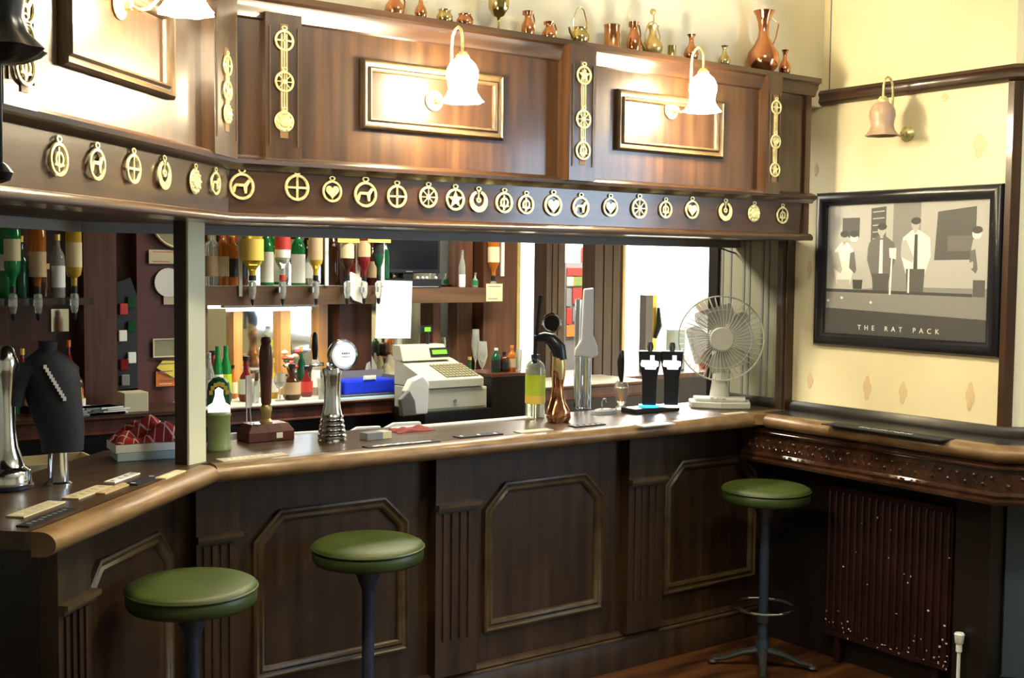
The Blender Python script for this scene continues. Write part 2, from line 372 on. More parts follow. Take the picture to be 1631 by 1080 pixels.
part(MB().box((kp[0], YP, 0), (XR, YP+.05, HC-.045)), 'backboard', 'wood_bar', bar, smooth=False)
TM = Matrix.Translation((0, YP, 0))
for x0, x1 in ((1.66, 2.28), (2.63, 3.24), (3.595, 4.185)):
    part(MB().loop(octo(x0, x1, .283, .873), PANEL, TM), 'panel_moulding', 'wood_trim', bar, ang=50)
for x0, x1 in ((1.44, 1.59), (2.375, 2.565), (3.345, 3.545)): pilaster(bar, TM, x0, x1)
skirting(bar, [(kp[0], YP), (XR, YP)])
barl = thing('panelled_bar', 'panelled front of the short angled bar section at the left', 'bar front', (kp[0], kp[1], 0), 0)
pl_end = (PL0[0]-.183*S2, PL0[1]+.183*S2)
L_ = .82
TL = Matrix.Translation((kp[0], kp[1], 0)) @ Matrix.Rotation(PI/4, 4, 'Z')
part(MB().box((-L_, 0, 0), (-.0, .04, HC-.045), TL), 'backboard', 'wood_bar', barl, smooth=False)
part(MB().box((-L_-.001, .0, 0), (-L_+.03, .32, HC-.06), TL), 'end_panel', 'dark', barl, smooth=False)  # near-black colour stands in for the unlit end face
part(MB().loop(octo(-.62, -.04, .283, .873), PANEL, TL), 'panel_moulding', 'wood_trim', barl, ang=50)
pilaster(barl, TL, -L_, -L_+.17)
skirting(barl, [(kp[0]-(L_+.0)*S2, kp[1]-(L_+.0)*S2), kp])

# ------------------------------------------------------------------ canopy
cnp = thing('bar_canopy', 'mahogany panelled canopy hanging over the bar, angled at its left end', 'canopy', (KK[0], KK[1], ZB))
CP = [diag(KK, 1.75), KK, (4.018, YK)]
part(MB().sweep(CP, [(0, ZF-.02), (0, ZT-.01), (-.10, ZT-.01), (-.10, ZF-.02)]), 'upper_board', 'wood_v', cnp, smooth=False)
part(MB().sweep(CP, [(.0, ZB+.01), (.006, ZF-.02), (-.10, ZF-.02), (-.10, ZB+.01)]), 'frieze_board', 'wood_h', cnp, smooth=False)
def mold(z0, pts, name, m='wood_h'): 
    P2 = CP[:-1]+[(4.018+max(o for o, z in pts)*.6, YK)]
    part(MB().sweep(P2, [(o, z0+z) for o, z in pts]), name, m, cnp, ang=50)
mold(ZT-.075, [(0, 0), (.012, .004), (.016, .02), (.024, .03), (.028, .05), (.042, .056), (.042, .075), (-.13, .075), (-.13, .06), (0, .05)], 'cornice')
mold(ZF-.028, [(0, 0), (.012, 0), (.020, .010), (.034, .018), (.036, .03), (.026, .038), (.012, .042), (0, .046)], 'frieze_ledge')
mold(ZB-.006, [(0, .03), (.012, .028), (.022, .02), (.026, .010), (.022, 0), (-.10, 0), (-.10, .02)], 'bottom_moulding')
sof = (KK[0]-.62*.4142, YK+.62)
sp = [CP[0], KK, (4.018, YK), (4.018, YK+.1), (XR, YK+.32), (XR, YK+.62), sof, (CP[0][0]-.62*S2, CP[0][1]+.62*S2)]
part(MB().prism(sp, ZB+.004, ZB+.02), 'soffit', 'wood_bar', cnp, smooth=False)
part(MB().sweep([diag((sof[0], sof[1]-.02), 1.6), (sof[0], sof[1]-.02), (XR, sof[1]-.02)], [(0, ZB-.03), (0, ZB+.004), (-.03, ZB+.004), (-.03, ZB-.03)]), 'header_rail', 'grey', cnp, smooth=False)
FR = [(0, 0), (0, .014), (.008, .022), (.014, .014), (.024, .012), (.03, .02), (.036, .016), (.04, 0)]
TK = Matrix.Translation((0, YK, 0)); TKL = Matrix.Translation((KK[0], KK[1], 0)) @ Matrix.Rotation(PI/4, 4, 'Z')
rect = lambda x0, x1, z0, z1: [(x0, z0), (x1, z0), (x1, z1), (x0, z1)]
part(MB().loop(rect(1.853, 2.407, 2.162, 2.385), FR, TK), 'panel_frame', 'wood_trim', cnp, ang=50)
part(MB().loop(rect(2.928, 3.487, 2.165, 2.39), FR, TK), 'panel_frame', 'wood_trim', cnp, ang=50)
def sL(x, y):
    P = atL(x, y, KK[1]-KK[0]); return ((P.x-KK[0])+(P.y-KK[1]))*S2, P.z
s0 = sL(92, 105)[0]; s1 = sL(270, 157)[0]
part(MB().loop(rect(s0, s1, 2.158, 2.40), FR, TKL), 'panel_frame', 'wood_trim', cnp, ang=50)
def cpil(T, x0, x1, d=.04):
    part(MB().box((x0, -d, ZF+.0), (x1, 0, ZT-.02), T), 'pilaster', 'wood_v', cnp, smooth=False)
    part(MB().box((x0+.012, -d-.004, ZF+.05), (x0+.016, -d, ZT-.09), T).box((x1-.016, -d-.004, ZF+.05), (x1-.012, -d, ZT-.09), T), 'pilaster_bead', 'wood_trim', cnp, smooth=False)
cpil(TK, 1.52, 1.64, .02); cpil(TK, 2.655, 2.775, .07); cpil(TK, 3.705, 3.79, .05)
sA = sL(318, 150)[0]; sB = sL(360, 150)[0]; cpil(TKL, sA+.01, min(sB, -.02), .04)
sC = sL(30, 110)[0]; cpil(TKL, sC-.12, sC, .04)
part(MB().box((3.985, -.012, ZB+.02), (4.018, 0, ZT-.07), TK), 'corner_strip', 'wood_v', cnp, smooth=False)

# ------------------------------------------------------------------ posts
pc = Vector((1.425, 3.672, 0)); ang = math.radians(30)
TP = Matrix.Translation(pc) @ Matrix.Rotation(ang, 4, 'Z')
post = thing('corner_post', 'slim bar post with cream front face at the bend of the counter', 'post', (pc.x, pc.y, HC))
part(MB().box((-.043, .008, HC), (.043, .055, ZB+.004), TP), 'dark_back', 'wood_bar', post, smooth=False)
part(MB().box((-.040, 0, HC), (.044, .009, ZB+.004), TP), 'face_plate', 'cream', post, smooth=False, bevel=.001)
P = atX(1246, 655, XR-.03); yy = P.y
post2 = thing('wall_post', 'narrow dark wood upright against the right wall under the canopy', 'post', (XR-.03, yy, HC+.001))
part(MB().box((XR-.05, yy-.03, HC+.001), (XR, yy+.03, ZB+.003)), 'upright', 'wood_v', post2, smooth=False)
part(MB().tube([(XR-.052, yy-.01, HC+.002), (XR-.052, yy-.01, ZB)], .008), 'bead', 'wood_trim', post2)
# hanging cable swag under the canopy
cb = [atY(1140+i*10.5, 392+14*math.sin(PI*i/10), 4.0) for i in range(11)]
for c_ in cb: c_.z = min(c_.z, ZB-.004)
tag(MB().tube(cb, .004).build('cable', 'black', loc=tuple(cb[0])), 'thin dark cable drooping under the right end of the canopy', 'cable')

# ------------------------------------------------------------------ right wall shelf
shf = thing('wall_shelf', 'narrow drinks shelf along the right wall with carved dark red frieze', 'shelf', (XS, 3.0, HC))
SE = (XS, 2.446)
sB_ = (XS+.55, 2.446-.55)
SP = [(XS, YC-.03), SE, sB_]
def sw_rev(path, prof, name, m, ang_=50):                            # travel -Y keeps the room on the right-hand side
    part(MB().sweep(path, prof), name, m, shf, ang=ang_)
sw_rev(SP, nosing_prof(), 'nosing', 'nosing', 60)
part(MB().prism([(XS+.058, YC+.03), (XS+.058, SE[1]+.025), (sB_[0]+.04, sB_[1]+.045), (cB[0]-.0, cB[1]), (XR, WE), (XR, YC+.03)][::-1], HC-.04, HC+.0008), 'shelf_board', 'shelf_top', shf, smooth=False)
FP = [(XS+.035, YP-.06), (XS+.035, SE[1]+.012), (sB_[0]+.02, sB_[1]+.03)]
sw_rev(FP, [(0, .865), (0, HC-.06), (-.05, HC-.06), (-.05, .865)], 'carved_band', 'carved')
sw_rev(FP, [(0, .985), (.014, .99), (.018, 1.0), (.010, 1.012), (0, 1.016)], 'upper_bead', 'carved')
sw_rev(FP, [(0, .86), (.022, .862), (.026, .874), (.012, .882), (.018, .895), (0, .905)], 'lower_bead', 'carved')
bs = MB()
n = 34
for i in range(n):
    y = YP-.1-(YP-.1-SE[1]-.03)*i/(n-1)
    bs.sphere((XS+.034, y, .945+(.014 if i % 2 else -.014)), .0085, 8, 6)
    bs.tube([(XS+.033, y-.014, .925), (XS+.033, y, .945), (XS+.033, y-.014, .968)], .0035, 6)
for i in range(9):
    t = .04+i*.05; bs.sphere((XS+.034+t*S2, SE[1]+.01-t*S2, .945+(.014 if i % 2 else -.014)), .0085, 8, 6)
part(bs, 'carved_bosses', 'carved', shf)
part(MB().box((XS+.16, 2.55, .0), (XR-.002, 2.70, .865)), 'end_support', 'dark', shf, smooth=False)
part(MB().box((XR-.03, 2.58, .0), (XR-.001, YP-.005, .865)), 'back_panel', 'dark', shf, smooth=False)
T2 = Matrix.Translation((XR, WE, 0)) @ Matrix.Rotation(-PI/4, 4, 'Z')
part(MB().box((.02, -.03, .14), (.5, -.002, .86), T2), 'reflecting_panel', 'grey_blue', shf, smooth=False)  # panel coloured with a bluish reflection
part(MB().box((.0, -.05, 0), (.5, -.002, .13), T2), 'plinth', 'dark', shf, smooth=False)
# bar runner on the shelf
P = atZ(1410, 688, HC)
rn = thing('bar_runner', 'black bar runner with white marks on the right wall shelf', 'bar mat', (P.x, P.y, HC+.001))
part(MB().box((P.x-.05, P.y-.28, HC+.001), (P.x+.05, P.y+.28, HC+.005)), 'mat', 'black_matt', rn, smooth=False)
mk = MB(); random.seed(3)
for i in range(16):
    y = P.y-.12+i*.016; mk.box((P.x-.006+random.uniform(-.008, .006), y, HC+.005), (P.x+.012+random.uniform(-.004, .008), y+.006, HC+.0056))
part(mk, 'lettering', 'white', rn, smooth=False)  # pale marks across the middle of the mat

# ------------------------------------------------------------------ radiator
y0 = atX(1515, 900, XR-.08).y; y1 = 3.35
rad = thing('radiator', 'dark maroon panel radiator with chipped paint under the wall shelf', 'radiator', (XR-.08, (y0+y1)/2, .12))
p = MB().box((XR-.075, y0, .13), (XR-.045, y1, .78)); nn = int((y1-y0)/.033)
for i in range(nn):
    y = y0+.016+i*(y1-y0-.032)/(nn-1)
    p.tube([(XR-.075, y, .15), (XR-.079, y, .17), (XR-.079, y, .74), (XR-.075, y, .76)], .009, 8)
part(p, 'ribbed_panel', 'radiator', rad)
[part(MB().box((XR-.085, y0, z_), (XR-.04, y1, z_+.02)), 'seam', 'radiator', rad, smooth=False) for z_ in (.765, .12)]
ch = MB(); random.seed(5)
for i in range(55):
    y = random.uniform(y0, y1); z = .125+abs(random.gauss(0, .045)) if random.random() < .8 else random.uniform(.2, .7)
    if random.random() < .25: y = y0+abs(random.gauss(0, .03))
    ch.sphere((XR-.0875, y, min(z, .7)), 1, 6, 4, (.0015, random.uniform(.002, .007), random.uniform(.002, .005)))
part(ch, 'paint_chips', 'chip', rad)
[part(MB().box((XR-.07, y_, .0), (XR-.05, y_+.03, .13)), 'bracket', 'radiator', rad, smooth=False) for y_ in (y0+.05, y1-.08)]
P = atX(1528, 1018, XR-.13)
vl = part(MB().lathe([(.0, .0), (.012, .0), (.012, .03), (.016, .035), (.02, .07), (.016, .075), (0, .076)], 16, Matrix.Translation((P.x, P.y, P.z-.05))).tube([(P.x, P.y, .0), (P.x, P.y, P.z-.04)], .007), 'valve', 'white', rad); vl['label'] = 'white plastic valve'

# ------------------------------------------------------------------ picture on the right wall
pic = [atX(*q, XR-.012) for q in ((1303, 307), (1600, 291), (1588, 569), (1293, 549))]
ya, yb = pic[0].y, pic[1].y; zt, zb = 2.067, 1.392
yc, zc = (ya+yb)/2, (zt+zb)/2; W2, H2 = (ya-yb)/2, (zt-zb)/2
pt_ = thing('framed_picture', 'large black framed monochrome picture of people round a pool table', 'picture', (XR, yc, zc), -PI/2)
def lp(mb, name, m, **k): return mb.build(name, m, parent=pt_, **k)   # local: x to the right, -y out of the wall
lp(MB().loop(rect(-W2, W2, -H2, H2), [(0, 0), (0, .02), (.01, .03), (.03, .032), (.045, .02), (.055, .018), (.055, 0)]), 'frame', 'black_frame', ang=50)
w_, h_ = W2-.055, H2-.055
tones = [mat('print_tone_%s' % n, (v, v, v*.95), .5) for n, v in (('pale', .42), ('mid', .20), ('grey', .10), ('dusk', .045), ('black', .008), ('white', .75))]
pp = MB()
def q2(x0, x1, z0, z1, t, d): pp.mi = t; pp.box((x0, -d, z0), (x1, -d+.0004, z1))
def qp(poly, t, d): pp.mi = t; pp.prism([(x, z) for x, z in poly], d-.0004, d, Matrix(((1, 0, 0, 0), (0, 0, -1, 0), (0, 1, 0, 0), (0, 0, 0, 1))))
def U(px, py):                                                       # crop pixel of the picture -> local coords
    return (-w_+(px-90)/(1090-90)*2*w_, h_-(py-120)/(950-120)*2*h_)
def poly(pts, t, d): qp([U(*a) for a in pts], t, d)
pp.mi = 1; pp.box((-w_, -.004, -h_), (w_, -.002, h_))
poly([(90, 120), (520, 120), (520, 640), (90, 680)], 0, .0044)
poly([(520, 120), (800, 120), (800, 640), (520, 640)], 1, .0044)
poly([(690, 120), (1090, 120), (1090, 640), (690, 640)], 0, .0046)
poly([(380, 150), (475, 140), (475, 400), (380, 400)], 3, .0048)
for k in range(5): poly([(390, 170+k*42), (465, 165+k*42), (465, 172+k*42), (390, 177+k*42)], 0, .0049)
poly([(190, 205), (305, 205), (305, 330), (190, 330)], 3, .0048)
poly([(790, 185), (1010, 160), (1010, 470), (775, 475)], 3, .0048)
poly([(850, 330), (1000, 330), (1000, 420), (850, 420)], 2, .0049)
poly([(85, 670), (1090, 690), (1090, 820), (85, 785)], 1, .0054)     # table cloth
poly([(85, 660), (1000, 672), (1000, 690), (85, 680)], 4, .0056)
poly([(85, 785), (1090, 822), (1090, 950), (85, 950)], 4, .0056)     # dark rail and border
def figure(cx, head, sh, feet, body, legs, tie=None, lean=0, prof=.0052):
    hx = cx+lean
    def ell(x, y, a, b, t, d): poly([(x+a*math.cos(2*PI*i/14), y-b*math.sin(2*PI*i/14)) for i in range(14)], t, d)
    poly([(cx-sh, head+110), (hx-20, head+62), (hx+20, head+62), (cx+sh, head+110), (cx+sh+8, head+220), (cx+sh*.7, head+330), (cx-sh*.7, head+330), (cx-sh-8, head+220)], body, prof)
    poly([(cx-sh*.7, head+300), (cx+sh*.7, head+300), (cx+sh*.6, feet), (cx-sh*.6, feet)], legs, prof+.0001)
    ell(hx, head+30, 26, 36, 0 if body != 0 else 5, prof+.0002); ell(hx+2, head+8, 30, 22, 4, prof+.0003)
    poly([(hx-10, head+60), (hx+10, head+60), (hx+10, head+80), (hx-10, head+80)], 0, prof+.0002)
    poly([(cx-sh-6, head+130), (cx-sh+22, head+120), (cx-10, head+235), (cx-20, head+262), (cx-sh-10, head+225)], 0 if body == 5 else 2, prof+.0004)
    if tie is not None: poly([(cx-9, head+90), (cx+9, head+90), (cx+12, head+300), (cx-12, head+300)], tie, prof+.0005)
figure(205, 300, 62, 660, 5, 0, None, 0)
figure(300, 300, 48, 660, 0, 4, None, -30, .0050)
figure(450, 258, 80, 680, 2, 3, 5, 0)
figure(665, 228, 82, 680, 5, 3, 4, -5)
figure(1035, 290, 48, 940, 0, 3, None, -20)
poly([(905, 560), (1000, 520), (1000, 480), (905, 520)], 0, .0058)
poly([(500, 400), (545, 400), (545, 470), (505, 460)], 5, .0059)
poly([(516, 430), (524, 430), (518, 690), (506, 690)], 5, .0060)
poly([(622, 500), (630, 500), (632, 675), (620, 675)], 5, .0060)
for bx, by in ((105, 738), (198, 718), (392, 742)): poly([(bx+9*math.cos(i), by+9*math.sin(i)) for i in range(6)], 5, .0060)
prn = lp(pp, 'print', tones, smooth=False)
# lettering along the foot of the print
def text_mesh(s, size, m, ext=.0003):
    c = bpy.data.curves.new('lettering', 'FONT'); c.body = s; c.size = size; c.extrude = ext; c.align_x = 'CENTER'; c.align_y = 'CENTER'
    t = bpy.data.objects.new('lettering', c); me = bpy.data.meshes.new_from_object(t); bpy.data.objects.remove(t); bpy.data.curves.remove(c)
    me.materials.clear(); me.materials.append(M[m]); return me
me = text_mesh('T  H  E      R  A  T      P  A  C  K', .030, 'l_white')
tx = bpy.data.objects.new('lettering', me); COL.objects.link(tx); tx.parent = prn; tx.location = (-.02, -.0064, U(0, 905)[1]); tx.rotation_euler = (PI/2, 0, 0)
lp(MB().box((-w_, -.0105, -h_), (w_, -.010, h_)), 'glass', mat('picture_glass', (1, 1, 1), .02, alpha=.035), smooth=False)

# ------------------------------------------------------------------ wall sconces
def scallop(a, t): return .07*max(0, 1-t*5)*math.cos(8*a)
def sconce(name, label, loc_, rz, on):
    t = thing('wall_sconce', label, 'wall light', loc_, rz, 'swan neck wall lights')
    RX = RT(rx=PI/2)
    MB().lathe([(0, 0), (.032, 0), (.034, .006), (.024, .012), (.014, .02), (.012, .035), (0, .04)], 24, RX).build('backplate', 'brass', parent=t)
    pts = [(0, -.03, 0), (0, -.055, -.012), (0, -.08, -.008), (0, -.10, .012), (0, -.108, .05), (0, -.108, .16), (0, -.113, .195), (0, -.128, .215), (0, -.146, .22), (0, -.162, .21), (0, -.17, .185), (0, -.172, .12)]
    MB().tube(pts, .0048, 10).build('arm', 'brass', parent=t)
    MB().lathe([(0, .14), (.012, .138), (.022, .125), (.024, .112), (.0, .112)], 20, Matrix.Translation((0, -.172, 0))).build('gallery', 'brass', parent=t)
    pf = [(.066, -.022), (.058, -.012), (.048, .004), (.044, .02), (.047, .04), (.052, .06), (.05, .08), (.04, .1), (.022, .116)]
    MB().lathe(pf+[(r-.002, z) for r, z in pf[::-1]]+[pf[0]], 40, Matrix.Translation((0, -.172, 0)), cap=False, wob=lambda a, k: scallop(a, k if k < .5 else 1-k)).build('shade', 'shade_on' if on else 'shade_off', parent=t)
    MB().sphere((0, -.172, .045), .022, 16, 10).build('bulb', mat('glowing_bulb', (1, .9, .7), .3, emis=WARM, es=200) if on else M['white'], parent=t)
    if on:
        L = lamp('bulb_light', 'POINT', (0, -.172, .0), 9, WARM, .022, parent=t)
    return t
sconce('a', 'lit bell shaded wall light at the middle of the canopy', (2.13, YK, 2.275), 0, True)
sconce('b', 'lit bell shaded wall light on the right hand canopy panel', (3.21, YK, 2.335), 0, True)
sm = (s0+s1)/2
sconce('c', 'lit bell shaded wall light on the angled left canopy panel', (KK[0]+sm*S2, KK[1]+sm*S2, 2.345), PI/4, True)
P = atX(1446, 213, XR)
sconce('d', 'unlit pinkish bell shaded light on the right wall above the picture', (XR, P.y, P.z), -PI/2, False)
# near wall-light shade drawn as a pendant, its backlit dark put into black
P = atZ(6, 60, 2.16)
D = 1.75
Q = C0+ray(-2, 62).normalized()*D
pend = thing('silhouette_shade', 'ruffled wall light shade in black silhouette at the upper left corner', 'lamp shade', (Q.x, Q.y, Q.z))
MB().lathe([(.0, .12), (.018, .12), (.03, .10), (.034, .06), (.030, .03), (.036, .01), (.058, -.012), (.05, -.02), (.03, -.03), (0, -.032)], 48, wob=lambda a, k: .07*math.cos(9*a)*(k > .5)).build('shade', 'black', parent=pend)
MB().tube([(0, 0, .12), (0, 0, CEIL-Q.z-.02)], .004).build('rod', 'black', parent=pend)
MB().lathe([(0, CEIL-Q.z), (.05, CEIL-Q.z-.001), (.045, CEIL-Q.z-.02), (0, CEIL-Q.z-.03)], 24).build('ceiling_rose', 'black', parent=pend)
MB().tube([(0, 0, -.03), (0, 0, -.17)], .003).lathe([(0, -.19), (.012, -.185), (.016, -.175), (.008, -.165), (0, -.16)], 12).build('pull_finial', 'black', parent=pend)

# ------------------------------------------------------------------ horse brasses (flat cast medallions)
XZ = Matrix(((1, 0, 0, 0), (0, 0, -1, 0), (0, 1, 0, 0), (0, 0, 0, 1)))  # build in xy, stand up: x, z=y, facing -y
def ring(mb, r0_, r1_, T, seg=28, h=.004, sx=1, sy=1, cy=0):
    v = []; 
    for j in range(seg):
        a = 2*PI*j/seg; c, s_ = math.cos(a), math.sin(a)
        v += [(r0_*c*sx, r0_*s_*sy+cy, 0), (r1_*c*sx, r1_*s_*sy+cy, 0), (r1_*.97*c*sx, r1_*.97*s_*sy+cy, h), (r0_*1.05*c*sx, r0_*1.05*s_*sy+cy, h)]
    f = [(j*4+i, ((j+1) % seg)*4+i, ((j+1) % seg)*4+(i+1) % 4, j*4+(i+1) % 4) for j in range(seg) for i in range(4)]
    mb.add(v, f, T)
def brass_mesh(design, size=.038):
    m = MB(); r = size; T = XZ
    def bar_(x0, y0, x1, y1, w=.0035):
        d = Vector((x1-x0, y1-y0)).normalized(); n = Vector((-d.y, d.x))*w/2
        m.prism([(x0-n.x, y0-n.y), (x1-n.x, y1-n.y), (x1+n.x, y1+n.y), (x0+n.x, y0+n.y)], 0, .0035, T)
    # hanger loop
    ring(m, .0055, .010, T, 16, .0035, 1.15, .8, r*1.16)
    bar_(-.004, r*.9, -.004, r*1.02, .004); bar_(.004, r*.9, .004, r*1.02, .004)
    if design != 'crescent' and design != 'solid': ring(m, r*.76, r, T)
    if design == 'cross':
        for a in (0, PI/2): bar_(-r*.8*math.cos(a), -r*.8*math.sin(a), r*.8*math.cos(a), r*.8*math.sin(a), .006)
    if design == 'wheel':
        for k in range(4):
            a = PI*k/4; bar_(-r*.8*math.cos(a), -r*.8*math.sin(a), r*.8*math.cos(a), r*.8*math.sin(a), .003)
        m.lathe([(r*.26, 0), (r*.2, .005), (0, .005)], 16, T)
    if design == 'star':
        pts = [((r*.8 if k % 2 == 0 else r*.34)*math.sin(PI*k/5), (r*.8 if k % 2 == 0 else r*.34)*math.cos(PI*k/5)) for k in range(10)]; m.prism(pts, 0, .0035, T)
    if design == 'crescent':
        n = 22; o_ = []; i_ = []
        for k in range(n+1):
            a = PI/2+.35+(2*PI-.7)*k/n; o_.append((r*math.cos(a), r*math.sin(a)))
            w = .50-.24*math.cos(a-PI/2); i_.append((r*.62*math.cos(a), r*.62*math.sin(a)+r*.14))
        m.prism(o_+i_[::-1], 0, .004, T); ring(m, r*.10, r*.26, T, 14, .004, 1, 1, r*.12); bar_(0, r*.3, 0, r*.95, .004)
    if design == 'horse':
        m.prism([(-r*.7, -r*.45), (-r*.55, -r*.45), (-r*.45, -.0), (r*.1, -.02*r), (r*.2, -r*.5), (r*.36, -r*.5), (r*.4, 0), (r*.62, r*.34), (r*.78, r*.3), (r*.66, r*.5), (r*.45, r*.5), (r*.2, r*.2), (-r*.5, r*.2), (-r*.75, -r*.1)], 0, .004, T)
    if design == 'heart':
        pts = [(r*.7*16*math.sin(t)**3/17, r*.7*(13*math.cos(t)-5*math.cos(2*t)-2*math.cos(3*t)-math.cos(4*t))/17) for t in [2*PI*k/24 for k in range(24)]]; m.prism(pts[::-1], 0, .004, T)
    if design == 'solid':
        m.lathe([(r, 0), (r*.9, .003), (r*.6, .002), (r*.5, .006), (r*.2, .007), (0, .006)], 28, T)
        for k in range(10): m.sphere((r*.78*math.cos(.628*k), -.004, r*.78*math.sin(.628*k)), .004, 8, 5)
    if design == 'bell':
        bar_(-r*.05, -r*.7, -r*.05, r*.7, .006); ring(m, r*.3, r*.48, T, 20, .004); bar_(-r*.5, -r*.3, r*.5, -r*.3, .005)
    return m
DES = ['cross', 'wheel', 'star', 'crescent', 'horse', 'heart', 'solid', 'bell']
DTXT = {'cross': 'with an open cross', 'wheel': 'with wheel spokes', 'star': 'with a star', 'crescent': 'shaped as a crescent', 'horse': 'with a walking horse', 'heart': 'with a heart', 'solid': 'solid with raised dots', 'bell': 'with a bell and bar'}
BM = {}
for d in DES:
    o = brass_mesh(d).build('horse_brass', 'brass'); BM[d] = o.data; bpy.data.objects.remove(o)
def put_brass(P, rz, d, label, s=1, parent=None, loc_=None, group=None):
    o = bpy.data.objects.new('medallion' if parent else 'horse_brass', BM[d]); COL.objects.link(o)
    o.scale = (s, s, s)
    if parent: o.parent = parent; o.location = loc_; return o
    o.location = P; o.rotation_euler = (0, 0, rz); tag(o, label, 'horse brass', group); return o
ORD = ['first', 'second', 'third', 'fourth', 'fifth', 'sixth', 'seventh', 'eighth', 'ninth', 'tenth', 'eleventh', 'twelfth', 'thirteenth', 'fourteenth', 'fifteenth', 'sixteenth', 'seventeenth', 'eighteenth', 'nineteenth', 'twentieth', 'twenty-first', 'twenty-second']
GB = 'horse brasses along the canopy frieze'
offc = (KK[1]-KK[0])-.010*1.414
LB = [(93, 254, 1.0, 'bell'), (154, 262, 1.0, 'horse'), (212, 269, 1.0, 'cross'), (261, 279, 1.0, 'crescent'), (311, 289, .95, 'solid'), (343, 292, .9, 'horse')]
for i, (x, y, s, d) in enumerate(LB):
    P = atL(x, y, offc)
    put_brass(P, PI/4, d, 'round brass medallion %s, %s from the left on the angled frieze' % (DTXT[d], ORD[i]), s, group=GB)
RB = [(385, 297, 1.08, 'horse'), (473, 299, 1.1, 'cross'), (529, 305, .92, 'heart'), (582, 310, 1.1, 'horse'), (632, 313, 1, 'cross'), (682, 314, .96, 'wheel'), (725, 318, 1, 'star'), (762, 321, .98, 'crescent'), (803, 323, .98, 'bell'), (838, 326, .92, 'bell'), (881, 327, 1.05, 'heart'), (925, 330, 1.02, 'horse'), (972, 330, .95, 'heart'), (1018, 332, 1.05, 'wheel'), (1060, 334, .9, 'bell'), (1102, 334, .98, 'heart'), (1155, 337, 1, 'crescent'), (1201, 340, .95, 'solid'), (1246, 343, .95, 'bell')]
for i, (x, y, s, d) in enumerate(RB):
    P = atY(x, y, YK-.008)
    put_brass(P, 0, d, 'round brass medallion %s, %s from the bend on the long frieze' % (DTXT[d], ORD[i]), s, group=GB)
# leather martingales with three brasses on the pilasters
def strap(T, x, d_, zs, des, label, sc=.85):
    lo, hi = min(zs)-.05, max(zs)+.05
    o = T @ Vector((x, -d_, lo))
    t = thing('brass_hung_strap', label, 'martingale strap', o, T.to_euler().z, 'leather straps with horse brasses on the pilasters')
    MB().box((-.013, -.003, 0), (.013, 0, hi-lo)).build('strap', 'leather', parent=t, smooth=False)
    MB().box((-.010, -.0045, .03), (-.006, -.003, hi-lo-.03)).box((-.002, -.0045, .03), (.002, -.003, hi-lo-.03)).box((.006, -.0045, .03), (.010, -.003, hi-lo-.03)).build('brass_chain', 'brass', parent=t, smooth=False)
    for z, dd in zip(zs, des): put_brass(None, 0, dd, '', sc, t, (0, -.004, z-lo))
zz = lambda y, x: atY(x, y, YK-.04).z
strap(TK, 1.58, .02, [zz(62, 445), zz(128, 445), zz(192, 447)], ['cross', 'wheel', 'solid'], 'leather strap with three brasses on the pilaster just right of the bend')
strap(TK, 2.715, .07, [zz(120, 906)-.0, zz(190, 906), zz(240, 906)], ['star', 'wheel', 'bell'], 'leather strap with three brasses on the middle canopy pilaster', .9)
strap(TK, 3.75, .05, [zz(170, 1220), zz(225, 1220), zz(270, 1220)], ['cross', 'heart', 'star'], 'dim leather strap with three brasses on the rightmost canopy pilaster', .8)
sM = (sA+.01-.02)/2
zL = lambda y: sL(340, y)[1]
strap(TKL, sM, .04, [zL(105), zL(145), zL(182)], ['cross', 'star', 'solid'], 'bright leather strap with three brasses on the pilaster just left of the bend', .8)
zL2 = lambda y: sL(15, y)[1]
strap(TKL, sC-.05, .04, [zL2(15), zL2(65), zL2(110)], ['horse', 'cross', 'bell'], 'leather strap with brasses at the left edge of the picture', 1.0)

# ------------------------------------------------------------------ brass and copper ware on the canopy top
YV = 3.40; ZL = ZT+.001
def ware(px, w_px, h_px, prof, m, name, label, cat, extra=None, handle=None):
    P = atY(px, 60, YV); k = px_m(P); r = w_px*k/2; h = h_px*k
    loc_ = (P.x, YV+.02, ZL)
    t = thing(name, label, cat, loc_, 0, None)
    MB().lathe([(a*r, b*h) for a, b in prof], 28).build('body', m, parent=t, ang=60)
    if extra: extra(t, r, h, m)
    return t
def jug_handle(t, r, h, m):
    MB().tube([(r*.45, 0, h*.88), (r*.9, 0, h*.92), (r*1.2, 0, h*.7), (r*1.15, 0, h*.45), (r*.9, 0, h*.3)], .003, 8).build('handle', m, parent=t)
def spout_handle(t, r, h, m):
    jug_handle(t, r, h, m)
    MB().prism([(-.004, 0), (.004, 0), (.002, -.016), (-.002, -.016)], h*.82, h*.98, Matrix.Translation((-r*.3, 0, 0)) @ Matrix.Rotation(-PI/2, 4, 'Z')).build('lip', m, parent=t)
def hoop(t, r, h, m):
    MB().tube([(-r*.9, 0, h*.75), (-r*.95, 0, h*1.3), (-r*.5, 0, h*1.95), (0, 0, h*2.1), (r*.5, 0, h*1.95), (r*.95, 0, h*1.3), (r*.9, 0, h*.75)], .0025, 8).build('handle', m, parent=t)
    MB().tube([(-r*.8, 0, h*.4), (-r*1.3, 0, h*.7), (-r*1.5, 0, h*.95)], [.007, .005, .004], 8).build('spout', m, parent=t)
JUG = [(.0, 0), (.7, 0), (.75, .03), (1, .3), (.9, .5), (.5, .72), (.48, .85), (.66, 1), (.6, 1), (.42, .85), (0, .8)]
POT = [(0, 0), (.6, 0), (1, .35), (1, .6), (.7, .85), (.8, 1), (.7, 1), (0, .9)]
